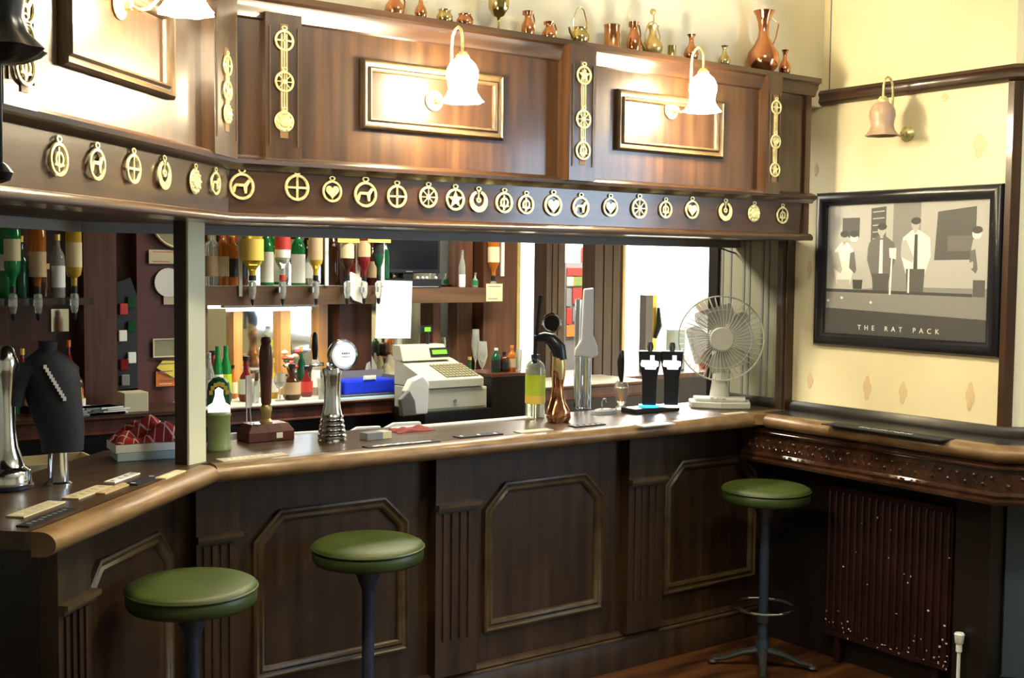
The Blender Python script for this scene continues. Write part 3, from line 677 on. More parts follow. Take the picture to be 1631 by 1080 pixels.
VASE = [(0, 0), (.55, 0), (.6, .03), (.9, .2), (1, .33), (.85, .48), (.45, .62), (.3, .78), (.34, .9), (.6, 1), (.55, 1), (.25, .9), (0, .88)]
BIG = [(0, 0), (.5, 0), (.55, .02), (.9, .12), (1, .22), (.92, .34), (.6, .46), (.36, .58), (.3, .70), (.36, .82), (.5, .93), (.66, 1), (.62, 1), (.3, .84), (0, .8)]
GOB = [(0, 0), (.6, 0), (.5, .04), (.12, .08), (.09, .3), (.16, .4), (.5, .44), (.95, .62), (1, .85), (.9, 1), (.85, 1), (.8, .7), (0, .5)]
CYL = [(0, 0), (1, 0), (1, .05), (.95, .08), (.95, .92), (1, .95), (1, 1), (.9, 1), (.9, .1), (0, .1)]
ware(633, 32, 42, JUG, 'copper', 'copper_jug', 'copper jug, first from the left on the canopy top', 'jug', jug_handle)
ware(675, 20, 46, VASE, 'copper', 'copper_vase', 'slim reddish copper vase beside the leftmost copper jug', 'vase')
ware(713, 26, 26, POT, 'brass_ware', 'brass_pot', 'small bright brass pot above the middle wall light', 'pot')
ware(745, 26, 24, POT, 'copper', 'copper_pan', 'small orange copper pan right of the middle wall light', 'pan', jug_handle)
ware(799, 34, 66, GOB, 'brass_ware', 'brass_goblet', 'brass goblet on a thin stem on the canopy top', 'goblet')
ware(846, 22, 44, JUG, 'copper', 'copper_jug', 'narrow copper jug right of the brass goblet', 'jug', spout_handle)
ware(880, 24, 32, JUG, 'copper', 'copper_jug', 'small copper jug above the middle pilaster', 'jug', spout_handle)
ware(929, 30, 30, POT, 'brass_ware', 'brass_kettle', 'brass kettle with tall hoop handle on the canopy top', 'kettle', hoop)
ware(980, 26, 42, CYL, 'copper', 'copper_tankard', 'straight sided copper tankard on the canopy top', 'tankard', jug_handle)
ware(1015, 24, 52, JUG, 'copper', 'copper_jug', 'copper jug right of the straight copper tankard', 'jug', spout_handle)
def kettle_plume(t, r, h, m):
    hoop(t, r, h*.55, m)
    MB().tube([(0, 0, h*.95), (.006, 0, h*1.2), (.004, 0, h*1.4)], .003).sphere((.0, 0, h*1.45), .012, 12, 8).build('finial', 'brass_dull', parent=t)
ware(1045, 34, 50, VASE, 'brass_dull', 'brass_urn', 'greenish brass urn with tall finial on the canopy top', 'urn', kettle_plume)
ware(1076, 14, 24, CYL, 'brass_ware', 'brass_cup', 'tiny brass cup right of the greenish urn', 'cup')
ware(1107, 24, 46, VASE, 'copper', 'copper_vase', 'small copper vase above the right hand wall light', 'vase')
ware(1160, 20, 36, VASE, 'brass_ware', 'brass_vase', 'small round brass vase left of the large copper vase', 'vase')
def side_handle(t, r, h, m):
    MB().tube([(r*.5, 0, h*.93), (r*1.35, 0, h*.84), (r*1.1, 0, h*.6), (r*.72, 0, h*.44)], .0025, 8).build('handle', m, parent=t)
ware(1222, 52, 100, BIG, 'copper', 'copper_vase', 'large copper vase with flared rim and thin side handle', 'vase', side_handle)
ware(1257, 20, 44, VASE, 'copper', 'copper_vase', 'small dark copper vase, rightmost on the canopy top', 'vase')

# ------------------------------------------------------------------ stools
def make_stool(label, loc_, h, r):
    t = thing('bar_stool', label, 'bar stool', loc_, 0, 'green topped bar stools')
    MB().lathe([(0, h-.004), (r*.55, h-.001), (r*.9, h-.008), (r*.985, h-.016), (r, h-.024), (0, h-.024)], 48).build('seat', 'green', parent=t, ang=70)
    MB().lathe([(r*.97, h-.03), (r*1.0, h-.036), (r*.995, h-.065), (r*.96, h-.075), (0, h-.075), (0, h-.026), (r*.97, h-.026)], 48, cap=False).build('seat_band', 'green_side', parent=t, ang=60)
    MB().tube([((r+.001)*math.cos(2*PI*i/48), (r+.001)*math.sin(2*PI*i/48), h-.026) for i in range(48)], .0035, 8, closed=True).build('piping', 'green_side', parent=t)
    MB().lathe([(.014, h-.19), (.02, h-.18), (.055, h-.085), (.09, h-.075), (0, h-.075)], 24).build('mount', 'stool_metal', parent=t)
    MB().lathe([(.021, .06), (.021, h-.09)], 20).lathe([(.03, .05), (.03, .10), (.022, .13)], 20).build('column', 'stool_metal', parent=t)
    rg = MB(); zr = .27; rr = .13
    rg.tube([(rr*math.cos(2*PI*i/40), rr*math.sin(2*PI*i/40), zr) for i in range(40)], .0065, 10, closed=True)
    fr_ = rg.build('foot_ring', 'chrome', parent=t)
    sp_ = MB()
    for k in range(3):
        a = 2*PI*k/3+.4; sp_.tube([(0, 0, zr-.05), (.05*math.cos(a), .05*math.sin(a), zr-.03), (rr*math.cos(a), rr*math.sin(a), zr)], .006)
    sp_.lathe([(.028, zr-.07), (.028, zr-.03)], 16); sp_.build('ring_bracket', 'cast_iron', parent=fr_)
    for k in range(4):
        a = PI/2*k+.5; ca, sa = math.cos(a), math.sin(a)
        MB().tube([(.02*ca, .02*sa, .075), (.09*ca, .09*sa, .06), (.16*ca, .16*sa, .03), (.21*ca, .21*sa, .022)], [.022, .018, .014, .013], 10, flat=.8).sphere((.213*ca, .213*sa, .012), .02, 12, 8, (1.1, 1.1, .6)).build('leg', 'cast_iron', parent=t)
    return t
s_ = make_stool('green topped bar stool nearest the camera, at the left', (1.265, 3.31, 0), .805, .188)
dup(s_, (1.945, 3.475, 0), .6, 'green topped bar stool standing in front of the middle bar panel')
dup(s_, (3.87, 3.43, 0), .25, 'green topped bar stool in the far right corner by the radiator')

# ------------------------------------------------------------------ things on the bar counter
CZ = HC+.0005
def on_bar(px, py): P = atZ(px, py, CZ); return (P.x, P.y, CZ)
# chrome beer font with flared top at the far left
def font_tall(px, py, label):
    l = on_bar(px, py); t = thing('chrome_beer_font', label, 'beer font', l, .3)
    MB().lathe([(0, 0), (.068, 0), (.070, .01), (.068, .05), (.062, .056), (.054, .062), (.050, .065), (.044, .09), (.034, .12), (.028, .17), (.027, .25), (.032, .33), (.038, .36), (.034, .375), (.026, .40), (.015, .41), (0, .412)], 36).build('column', 'chrome', parent=t, ang=50)
    MB().lathe([(.070, 0), (.074, .004), (.074, .012), (.070, .015)], 36, cap=False).build('base_ring', 'black', parent=t)
font_tall(10, 778, 'tall flared chrome beer font at the left edge of the bar')
# covered font
l = on_bar(93, 772); t = thing('covered_beer_font', 'beer font under a black cloth cover with pale diagonal lettering', 'beer font', l, -.25); t.scale = (1.12, 1, .93)
MB().lathe([(0, 0), (.034, 0), (.034, .006), (.026, .012), (.024, .10), (.026, .104), (.026, .3), (0, .3)], 28).build('column', 'chrome', parent=t, ang=50)
cv = MB()
cv.tube([(.012, 0, .105), (.010, 0, .17), (-.002, 0, .24), (-.012, 0, .31), (-.018, 0, .36), (-.024, 0, .40), (-.02, 0, .425)], [.034, .038, .043, .047, .048, .034, .015], 22, flat=1.5)
cv.tube([(-.03, 0, .36), (-.075, -.005, .355), (-.098, -.01, .31), (-.108, -.01, .255)], [.040, .034, .028, .026], 16)
cv.tube([(-.022, 0, .41), (-.020, 0, .45)], [.022, .024], 14)
cv.build('cover', 'black_matt', parent=t)
lt = MB(); random.seed(9)
for i in range(11):
    f_ = i/10; lt.mi = 0; lt.cbox((-.028+.045*f_, -.047-.004*math.sin(PI*f_), .375-.10*f_), (.008, .008, .012), None)
lt.build('lettering', 'white', parent=t, smooth=False)
# green keg-style font with gold arch badge
l = on_bar(349, 716); t = thing('green_beer_font', 'short olive green can-shaped beer font with gold arched badge by the corner post', 'beer font', l, -.36)
MB().lathe([(0, 0), (.042, 0), (.043, .008), (.039, .016), (.039, .115), (.042, .12), (.042, .125), (.038, .13), (.03, .132), (0, .133)], 36).build('drum', 'g_olive', parent=t, ang=45)
MB().lathe([(.03, .132), (.036, .14), (.040, .16), (.040, .2), (.036, .232), (.02, .25), (0, .255)], 32, Matrix.Diagonal((1, .8, 1, 1))).build('dome', 'g_dkgreen', parent=t)
ar = MB()
for k in range(7):
    a = PI*(k+.5)/7; ar.cbox((.028*math.cos(a), -.036, .195+.038*math.sin(a)), (.012, .006, .014), None)
ar.build('gold_arch', 'gold', parent=t, smooth=False)
MB().prism([(-.038, .134), (.038, .134), (.036, .158), (.022, .168), (.014, .195), (.014, .212), (-.002, .222), (-.014, .212), (-.014, .195), (-.022, .168), (-.038, .158)], .030, .036, XZ).build('white_badge', 'white_logo', parent=t, smooth=False)
# hand pump on a wooden box
l = on_bar(424, 700); t = thing('hand_pump', 'turned wooden hand pump on a dark wooden box with small white label', 'hand pump', l, 0)
MB().prism([(-.09, -.05), (.09, -.05), (.09, .06), (-.09, .06)], 0, .035).add([(-.09, -.05, .035), (.09, -.05, .035), (.09, .06, .035), (-.09, .06, .035), (-.072, -.034, .062), (.072, -.034, .062), (.072, .05, .062), (-.072, .05, .062)], [(4, 5, 6, 7), (0, 1, 5, 4), (1, 2, 6, 5), (2, 3, 7, 6), (3, 0, 4, 7)]).build('box_base', 'wood_red', parent=t, smooth=False, bevel=.002)
MB().box((.018, -.0525, .010), (.042, -.05, .030)).build('label_plate', 'white', parent=t, smooth=False)
MB().lathe([(.024, .062), (.024, .068), (.016, .078), (.019, .10), (.022, .115), (.016, .13), (.018, .125), (.012, .128)], 24).build('brass_collar', 'brass_dull', parent=t)
MB().lathe([(.014, .125), (.019, .14), (.021, .20), (.025, .27), (.025, .31), (.022, .34), (.016, .355), (.020, .365), (.015, .38), (0, .384)], 24).build('handle', 'wood_red', parent=t)
MB().lathe([(0, .0), (.014, 0), (.014, .004), (0, .005)], 16, Matrix.Translation((-.05, -.03, .062))).build('tap_cap', 'chrome', parent=t)
# white wire menu stand
l = on_bar(404, 706); t = thing('card_stand', 'small white card held on a two-legged wire stand beside the hand pump', 'card stand', (l[0], l[1]-.0, CZ+0), .5)
t.location = (l[0]+.035, l[1]+.12, CZ)
MB().tube([(-.014, 0, 0), (-.014, 0, .13)], .0022).tube([(.016, 0, 0), (.004, 0, .13)], .0022).box((-.02, -.006, 0), (.02, .006, .003)).build('legs', 'white', parent=t)
MB().box((-.018, -.002, .115), (.016, .002, .235)).build('card', 'paper', parent=t, smooth=False)
# chrome medallion font
l = on_bar(529, 703); t = thing('chrome_beer_font', 'ribbed chrome beer font topped by a round white lens', 'beer font', l, -.38)
pr_ = [(0, 0), (.052, 0), (.054, .006)]
for k in range(5): z = .012+k*.018; pr_ += [(.050-.003*k, z), (.054-.003*k, z+.009), (.049-.003*k, z+.017)]
pr_ += [(.036, .108), (.031, .13), (.029, .19), (.032, .24), (.037, .262), (.034, .27), (0, .272)]
MB().lathe(pr_, 40).build('column', 'chrome', parent=t, ang=50)
TT = Matrix.Translation((.036, -.004, .318)) @ Matrix.Rotation(.35, 4, 'Z') @ Matrix.Rotation(PI/2, 4, 'X') @ Matrix.Scale(1.18, 4)
MB().lathe([(0, -.025), (.03, -.025), (.046, -.012), (.05, 0), (.047, .012), (.042, .014)], 36, TT, cap=False).build('head', 'chrome', parent=t)
MB().lathe([(.043, .008), (.036, .017), (.018, .022), (0, .023)], 32, TT, cap=False).build('lens', 'lens', parent=t)
b = MB()
for k in range(6): b.cbox((.018+.008*k, -.033, .326), (.005, .002, .006))
b.cbox((.038, -.033, .314), (.05, .002, .0015)); b.build('lens_print', 'grey', parent=t, smooth=False)
MB().tube([(0, 0, .27), (0, 0, .29)], .02).tube([(-.03, .0, .285), (-.075, .0, .28), (-.085, 0, .25)], .008).build('spout', 'chrome', parent=t)
MB().lathe([(.008, 0), (.012, .04), (.009, .09), (.004, .1)], 12, Matrix.Translation((-.06, .03, .30))).build('tap_handle', 'black', parent=t)
# bar mats / drip cards
def barmat(px, py, w, d, rz, m, label, txt='grey', n=9):
    l = on_bar(px, py); t = thing('beer_mat' if w < .15 else 'bar_towel', label, 'bar mat', l, rz)
    MB().box((-w/2, -d/2, .0), (w/2, d/2, .004)).build('mat', m, parent=t, smooth=False)
    b = MB(); random.seed(int(px))
    for k in range(n): b.cbox((-w*.38+w*.76*k/(n-1), random.uniform(-.1, .1)*d, .0043), (w*.05, d*.35, .0008))
    b.build('printed_marks', txt, parent=t, smooth=False)
barmat(403, 729, .24, .055, .05, 'cream_paper', 'cream printed bar towel in front of the hand pump', 'white')
barmat(640, 708, .30, .05, .0, 'black_matt', 'dark bar towel with pale print right of the lensed chrome font', 'l_white', 14)
barmat(762, 694, .20, .05, 0, 'black_matt', 'dark bar towel below the till with a pale centre', 'paper', 3)
barmat(850, 687, .16, .05, 0, 'cream_paper', 'pale beer mat in front of the lemonade bottle', 'white', 4)
barmat(935, 678, .16, .05, 0, 'black_matt', 'dark bar towel right of the ornate dark font', 'l_cream', 5)
barmat(1044, 681-4, .18, .05, 0, 'pale_blue_card', 'pale shining bar towel below the two black fonts', 'white', 5)
barmat(1170, 655+4, .14, .04, 0, 'cream_paper', 'pale card on the bar in front of the white fan', 'white', 3)
barmat(58, 812, .20, .05, PI/4, 'cream_paper', 'cream bar towel nearest the left end of the bar', 'white', 5)
barmat(75, 825, .22, .035, PI/4, 'black_matt', 'black striped bar towel at the left end edge', 'grey', 8)
barmat(140, 785, .19, .05, PI/4, 'cream_paper', 'pale orange beer towel between the chrome font and angled edge', 'l_tan', 5)
barmat(182, 779, .16, .03, PI/4, 'l_tan', 'tan strip of card beside the angled bar edge', 'l_cream', 4)
barmat(195, 762, .16, .035, PI/4, 'paper', 'white strip towel behind on the angled bar', 'grey', 4)
barmat(228, 766, .15, .04, PI/4, 'black_matt', 'dark bar mat near the post with thin pale line', 'white', 2)
barmat(272, 757, .14, .035, PI/4, 'cream_paper', 'cream mat just left of the corner post', 'l_white', 4)
# steel trim along the back edge of the bar
a_ = on_bar(690, 690); 
st = tag(MB().box((2.36, YC+.40, CZ), (3.04, YC+.455, CZ+.006)).build('drip_tray', 'laminate', loc=(2.7, YC+.43, CZ), smooth=False), 'long pale steel drip strip along the back of the bar top', 'drip tray')
# small box, cloth, papers
l = on_bar(598, 699); t = thing('small_box', 'small dark grey box with white end on the bar', 'box', l, .1)
MB().box((-.05, -.02, 0), (.02, .03, .026)).build('dark_side', 'grey', parent=t, smooth=False); MB().box((.02, -.02, 0), (.06, .03, .026)).build('white_end', 'cream_paper', parent=t, smooth=False)
def cloth(px, py, w, d, h, m, label, cat='cloth', z=None, rz=0):
    l = on_bar(px, py) if z is None else tuple(atZ(px, py, z)); mb = MB(); nx, ny = 26, 16; v = []; f = []
    random.seed(int(px)); ph = [random.uniform(0, 6) for _ in range(6)]
    for j in range(ny+1):
        for i in range(nx+1):
            u, v_ = i/nx*2-1, j/ny*2-1; e = max(0, 1-(u*u)**2*.9)*max(0, 1-(v_*v_)**2*.9)
            zz_ = h*e*(.55+.25*math.sin(5*u+ph[0]+2*v_)+.2*math.sin(7*v_+ph[1]-3*u)); v.append((u*w/2*(1+.06*math.sin(4*v_+ph[2])), v_*d/2*(1+.08*math.sin(5*u+ph[3])), max(.002, zz_)))
    for j in range(ny):
        for i in range(nx): a = j*(nx+1)+i; f.append((a, a+1, a+nx+2, a+nx+1))
    n0 = len(v); v += [(x, y, .0) for x, y, z_ in v]; f += [tuple(n0+q for q in g[::-1]) for g in f]
    edge = [i for i in range(nx+1)]+[(j*(nx+1)+nx) for j in range(1, ny+1)]+[ny*(nx+1)+i for i in range(nx-1, -1, -1)]+[j*(nx+1) for j in range(ny-1, 0, -1)]
    f += [(edge[k], n0+edge[k], n0+edge[(k+1) % len(edge)], edge[(k+1) % len(edge)]) for k in range(len(edge))]
    mb.add(v, f); o = mb.build('folded_cloth', m, ang=80); o.location = l; o.rotation_euler = (0, 0, rz); tag(o, label, cat); return o
cloth(655, 686, .17, .08, .022, 'red_cloth', 'crumpled dull red cloth on the bar below the till')
# lemonade bottle with lime label
l = on_bar(852, 664); t = thing('drink_bottle', 'clear squat bottle with lime green and yellow label on the bar', 'bottle', l)
MB().lathe([(0, 0), (.038, 0), (.043, .008), (.043, .20), (.038, .225), (.028, .238), (.018, .245), (.018, .26), (0, .26)], 32).build('bottle', 'lime_drink', parent=t)
MB().lathe([(.0438, .06), (.0438, .185)], 32, cap=False).build('lower_label', 'l_lime', parent=t)
MB().lathe([(.0442, .062), (.0442, .095)], 32, cap=False).build('label_band', 'l_yellow', parent=t)
MB().lathe([(.019, .25), (.019, .27), (0, .271)], 16).build('cap', 'black', parent=t)
# ornate dark font with round ring head
l = on_bar(888, 672); t = thing('ornate_beer_font', 'ornate bronze figure beer font with ring head and tall black lever', 'beer font', l, -.66)
MB().lathe([(0, 0), (.044, 0), (.052, .02), (.048, .05), (.034, .08), (.025, .12), (.023, .15), (.026, .18), (.029, .21), (.020, .24), (0, .245)], 24, wob=lambda a, k: .10*math.sin(3*a+9*k)).build('figure', 'copper', parent=t)
MB().tube([(.004, -.004, .18), (.004, -.006, .24), (.0, 0, .29)], [.024, .029, .022], 12).build('neck', 'brass_dull', parent=t)
MB().tube([(.01, 0, .26), (0, 0, .31), (-.03, 0, .345), (-.06, 0, .355), (-.10, 0, .35)], [.028, .033, .028, .022, .014], 14).build('arm', 'black', parent=t)
rg_ = [(-.03+.036*math.cos(2*PI*i/32), -.012, .415+.036*math.sin(2*PI*i/32)) for i in range(32)]
MB().tube(rg_, .007, 10, closed=True).build('ring', 'chrome', parent=t)
MB().lathe([(0, .0), (.03, 0), (.03, .012), (0, .014)], 28, Matrix.Translation((-.03, -.004, .415)) @ Matrix.Rotation(PI/2, 4, 'X')).build('dial', 'dark', parent=t)
MB().tube([(-.098, 0, .26), (-.096, 0, .33), (-.088, 0, .42), (-.076, 0, .53)], [.008, .009, .008, .011], 10).sphere((-.098, 0, .255), .012).build('lever', 'black', parent=t)
# chrome twin column with hung towel
l = on_bar(927, 651); t = thing('twin_column_font', 'tall chrome twin column beer font', 'beer font', l, -.68)
MB().lathe([(0, 0), (.032, 0), (.032, .004), (.0, .006)], 24, Matrix.Diagonal((1.3, 1, 1, 1))).build('foot', 'chrome', parent=t)
for dx in (-.020, .021): MB().lathe([(.019, .004), (.019, .50), (.0, .505)], 20, Matrix.Translation((dx, 0, 0))).build('column', 'chrome', parent=t)
tw = MB(); v = []; nz = 16
Tt = thing('hanging_towel', 'white towel draped over the chrome twin column font', 'towel', (l[0]+.005, l[1]-.01, CZ+.28), -.68)
tw.prism([(-.012, .27), (.035, .275), (.036, .15), (.036, .06), (.056, .01), (.058, -.03), (.03, -.045), (-.01, -.035), (-.05, -.04), (-.048, -.005), (-.02, .04), (-.016, .15)], .024, .044, XZ)
tw.build('cloth', 'paper', parent=Tt, smooth=False, bevel=.007)
# dark drip tray with hook near the fonts
l = on_bar(962, 659); t = thing('drip_tap', 'dark oval tap base with a little hooked spout', 'tap', l)
MB().lathe([(0, 0), (.07, 0), (.062, .014), (.04, .022), (0, .024)], 28, Matrix.Diagonal((1, .6, 1, 1))).build('base', 'grey', parent=t)
MB().tube([(-.01, 0, .02), (-.014, 0, .05), (-.006, 0, .066), (.008, 0, .066), (.014, 0, .05)], .004).build('hook', 'chrome', parent=t)
# amber jar with black tap handle
l = on_bar(998, 655); t = thing('tap_jar', 'small amber and clear jar shaped tap body', 'tap', (l[0]+.02, l[1]+.06, CZ))
MB().lathe([(0, 0), (.026, 0), (.024, .01), (.016, .02), (.026, .04), (.032, .07), (.032, .11), (.024, .128), (0, .13)], 24).build('jar', 'clear', parent=t)
MB().lathe([(0, .04), (.025, .042), (.0305, .07), (.0305, .10), (0, .102)], 24).build('contents', 'g_amber', parent=t)
MB().tube([(0, 0, .125), (-.004, 0, .16), (-.006, 0, .22), (-.002, 0, .255), (.004, 0, .27)], [.007, .014, .017, .012, .006], 12).build('tap_handle', 'black', parent=t)
# two black stout fonts with lit bases on a dark plinth
pl = atZ(1035, 668, HC); l = on_bar(1050, 655)
bx = tag(MB().box((l[0]-.17, l[1]-.03, CZ), (l[0]+.10, l[1]+.07, CZ+.022)).build('font_plinth', 'dark', loc=(l[0], l[1], CZ), smooth=False, bevel=.003), 'long low dark wooden plinth under the two black fonts', 'plinth')
def stout(px, m, label):
    P = atZ(px, 648, CZ+.022); t = thing('black_beer_font', label, 'beer font', (P.x, P.y, CZ+.0225), -.80, 'twin black beer fonts'); t.scale = (1.2, 1.2, 1.03)
    MB().lathe([(.040, 0), (.040, .009), (0, .010)], 28).build('lit_ring', m, parent=t)
    MB().add([(-.026, -.02, .009), (.026, -.02, .009), (.026, .02, .009), (-.026, .02, .009), (-.028, -.022, .13), (.028, -.022, .13), (.028, .022, .13), (-.028, .022, .13), (-.040, -.026, .20), (.040, -.026, .20), (.040, .026, .20), (-.040, .026, .20), (-.042, -.026, .245), (.042, -.026, .245), (.042, .026, .245), (-.042, .026, .245)],
             [(3, 2, 1, 0), (12, 13, 14, 15)]+[(a+b_*4, (a+1) % 4+b_*4, (a+1) % 4+4+b_*4, a+4+b_*4) for b_ in range(3) for a in range(4)]).build('tower', 'black', parent=t, smooth=False, bevel=.004)
    MB().prism([(-.034, .187), (-.030, .178), (-.018, .176), (-.016, .166), (.024, .166), (.026, .176), (.034, .182), (.034, .202), (.018, .206), (.018, .228), (.002, .228), (.002, .206), (-.03, .206)], .0255, .0275, XZ).build('badge', 'white_logo', parent=t, smooth=False)
    MB().tube([(0, 0, .24), (0, .01, .262), (0, .014, .28)], [.008, .012, .009], 12).build('tap_handle', 'black', parent=t)
stout(1034, 'blue_led', 'black beer font with lit blue base ring')
stout(1069, 'white_led', 'black beer font with lit white base ring beside the fan')
# desk fan
P = atZ(1151, 648, CZ); t = thing('desk_fan', 'off-white desk fan with wire cage on the right end of the bar', 'fan', (P.x-.01, P.y+.01, CZ), -.74); t.scale = (1.36, 1.36, 1.36)
MB().prism([(-.10, -.055), (.0, -.075), (.10, -.055), (.105, .045), (.07, .07), (-.07, .07), (-.105, .045)], 0, .022).prism([(-.085, -.045), (.0, -.06), (.085, -.045), (.09, .035), (-.09, .035)], .022, .034).build('base', 'fan', parent=t, smooth=False, bevel=.004)
MB().tube([(.0, .03, .02), (.0, .03, .08), (0, .035, .13), (0, .04, .19)], [.036, .027, .024, .028], 16).build('stem', 'fan', parent=t)
hz = .236; TF = Matrix.Translation((0, 0, hz)) @ Matrix.Rotation(PI/2, 4, 'X')
MB().lathe([(0, -.10), (.032, -.095), (.042, -.06), (.042, -.02), (.03, -.012), (0, -.01)], 24, TF).build('motor', 'fan', parent=t)
MB().lathe([(0, .052), (.038, .050), (.042, .042), (.038, .036), (0, .036)], 24, TF).build('hub_badge', 'fan', parent=t)
cg = MB(); R_ = .145
for sgn in (1, -1):
    for k in range(44):
        a = 2*PI*k/44
        cg.tube([(r_*math.cos(a+tw_), -(sgn*d_), hz+r_*math.sin(a+tw_)) for r_, d_, tw_ in ((.03, .044, 0), (.07, .043, .08), (.11, .036, .14), (.135, .02, .16), (R_, .0, .16))], .0011, 5)
for k, (r_, d_) in enumerate(((R_, 0), (R_, .004), (.10, .039), (.10, -.039))): cg.tube([(r_*math.cos(2*PI*i/48), -d_, hz+r_*math.sin(2*PI*i/48)) for i in range(48)], .0028 if k < 2 else .001, 6, closed=True)
cg.build('cage', 'fan', parent=t)
for k in range(4):
    a0 = PI/2*k+.3; v = []; nn_ = 8
    for i in range(nn_+1):
        rr = .03+.095*i/nn_; half = (.35+.62*math.sin(PI*min(1, (i+1)/nn_*.75)))
        for sgn in (-1, 1):
            aa = a0+half*sgn*.8; v.append((rr*math.cos(aa), sgn*.010, hz+rr*math.sin(aa)))
    f = [(2*i, 2*i+1, 2*i+3, 2*i+2) for i in range(nn_)]
    n0 = len(v); v += [(x, y+.002, z) for x, y, z in v]; f += [tuple(q+n0 for q in g[::-1]) for g in f]
    f += [(0, n0, n0+1, 1), (2*nn_, 2*nn_+1, n0+2*nn_+1, n0+2*nn_)]+[(2*i, 2*i+2, n0+2*i+2, n0+2*i) for i in range(nn_)]+[(2*i+1, n0+2*i+1, n0+2*i+3, 2*i+3) for i in range(nn_)]
    MB().add(v, f).build('blade', 'fan_blade', parent=t)
for k, dx in enumerate((-.03, -.01, .01)): MB().box((dx-.006, -.064, .034), (dx+.006, -.052, .040)).build('button', 'white', parent=t, smooth=False)

# ------------------------------------------------------------------ back bar fixture
YB0, YB1, ZC = 5.0, 5.42, 1.085
bb = thing('back_bar_counter', 'dark red back bar counter with pale laminate top running behind the bar', 'counter', (2.6, YB0, 0))
XE = 4.62
part(MB().box((.55, YB0+.05, 0), (XE, YB1, 1.0)), 'cabinet', 'dark', bb, smooth=False)
part(MB().box((.55, YB0+.012, ZC-.085), (XE, YB1, ZC-.006)), 'front_board', 'wood_red', bb, smooth=False)
part(MB().tube([(.55, YB0+.012, ZC-.012), (XE, YB0+.012, ZC-.012)], .012, 10).tube([(.55, YB0+.012, ZC-.078), (XE, YB0+.012, ZC-.078)], .008, 8), 'rounded_edge', 'wood_red', bb)
part(MB().box((1.95, YB0+.0, ZC-.006), (XE, YB1, ZC)), 'laminate_top', 'laminate', bb, smooth=False)
part(MB().box((.55, YB0+.0, ZC-.006), (1.95, YB1, ZC)), 'wood_top', 'wood_h', bb, smooth=False)
bk = thing('back_bar_unit', 'dark wooden back bar with mirrors, uprights and a bottle shelf', 'back bar', (2.6, YB1, 0))
part(MB().box((.55, YB1, 0), (3.98, YB1+.04, 2.395)), 'backboard', 'wood_red', bk, smooth=False)
XAT = lambda px, Y: atY(px, 500, Y).x
def upright(a, b, Y=5.36, z0=ZC, z1=2.4, m='wood_inner'):
    part(MB().box((XAT(a, Y), Y, z0), (XAT(b, Y), YB1, z1)), 'upright', m, bk, smooth=False)
upright(134, 186, 5.30); upright(323, 331, 5.32, z1=1.54); upright(372, 386, 5.36, z1=1.54, m='wood_striplit'); upright(447, 463, 5.36, z1=1.54, m='wood_striplit'); upright(508, 522, 5.36, z1=1.54, m='wood_striplit')
upright(541, 592, 5.30); upright(690, 702, 5.34, z1=1.54); upright(728, 752, 5.36); upright(770, 822, 5.30)
part(MB().box((XAT(822, 5.30), 5.292, ZC), (XAT(827, 5.30), 5.30+.1, 2.4)), 'brass_edge', 'brass_dull', bk, smooth=False)
# shelves
part(MB().box((.6, 5.16, 1.545), (XAT(134, 5.3), YB1, 1.575)), 'shelf', 'wood_v', bk, smooth=False)
part(MB().box((XAT(322, 5.2), 5.17, 1.535), (XAT(612, 5.2), YB1, 1.625)), 'shelf', 'wood_shelf', bk, smooth=False)
part(MB().box((XAT(612, 5.2), 5.19, 1.535), (XAT(772, 5.2), YB1, 1.612)), 'shelf', 'wood_shelf', bk, smooth=False)
for a, b in ((331, 372), (386, 447), (463, 508), (522, 541), (592, 690), (702, 728)):
    part(MB().box((XAT(a, 5.40), 5.405, ZC), (XAT(b, 5.40), YB1, 1.535)), 'mirror', 'mirror', bk, smooth=False)
for a, b in ((331, 541), (592, 728)):
    part(MB().box((XAT(a, 5.40), 5.405, 1.625), (XAT(b, 5.40), YB1, 2.38)), 'mirror', 'mirror', bk, smooth=False)
part(MB().box((XAT(82, 5.40), 5.405, 1.42), (XAT(110, 5.40), YB1, 1.52)), 'mirror', 'mirror', bk, smooth=False)
part(MB().box((XAT(222, 5.3), 5.33, ZC), (XAT(322, 5.3), YB1, 2.4)), 'notice_board', 'maroon', bk, smooth=False)
part(MB().box((XAT(331, 5.2), 5.175, 1.625), (XAT(541, 5.2), 5.40, 1.6255)), 'shelf_glow', 'laminate', bk, smooth=False)  # pale sheet put in for the white glow under the bottles
# strip lights
def strip(x0, x1, y, z, p, label):
    t = thing('strip_light', label, 'strip light', ((x0+x1)/2, y, z))
    h = (x1-x0)/2
    MB().box((-h, -.02, 0), (h, .02, .012)).build('housing', 'white', parent=t, smooth=False)
    MB().tube([(-h+.02, 0, -.008), (h-.02, 0, -.008)], .008).build('tube', mat('glowing_tube', (1, 1, .9), .3, emis=(1, .95, .8), es=14), parent=t)
    lamp('strip_glow', 'AREA', (0, 0, -.02), p, (1, .93, .76), x1-x0-.04, .02, parent=t)
strip(2.15, 2.62, 5.22, 1.522, 3.2, 'slim strip light under the bottle shelf')
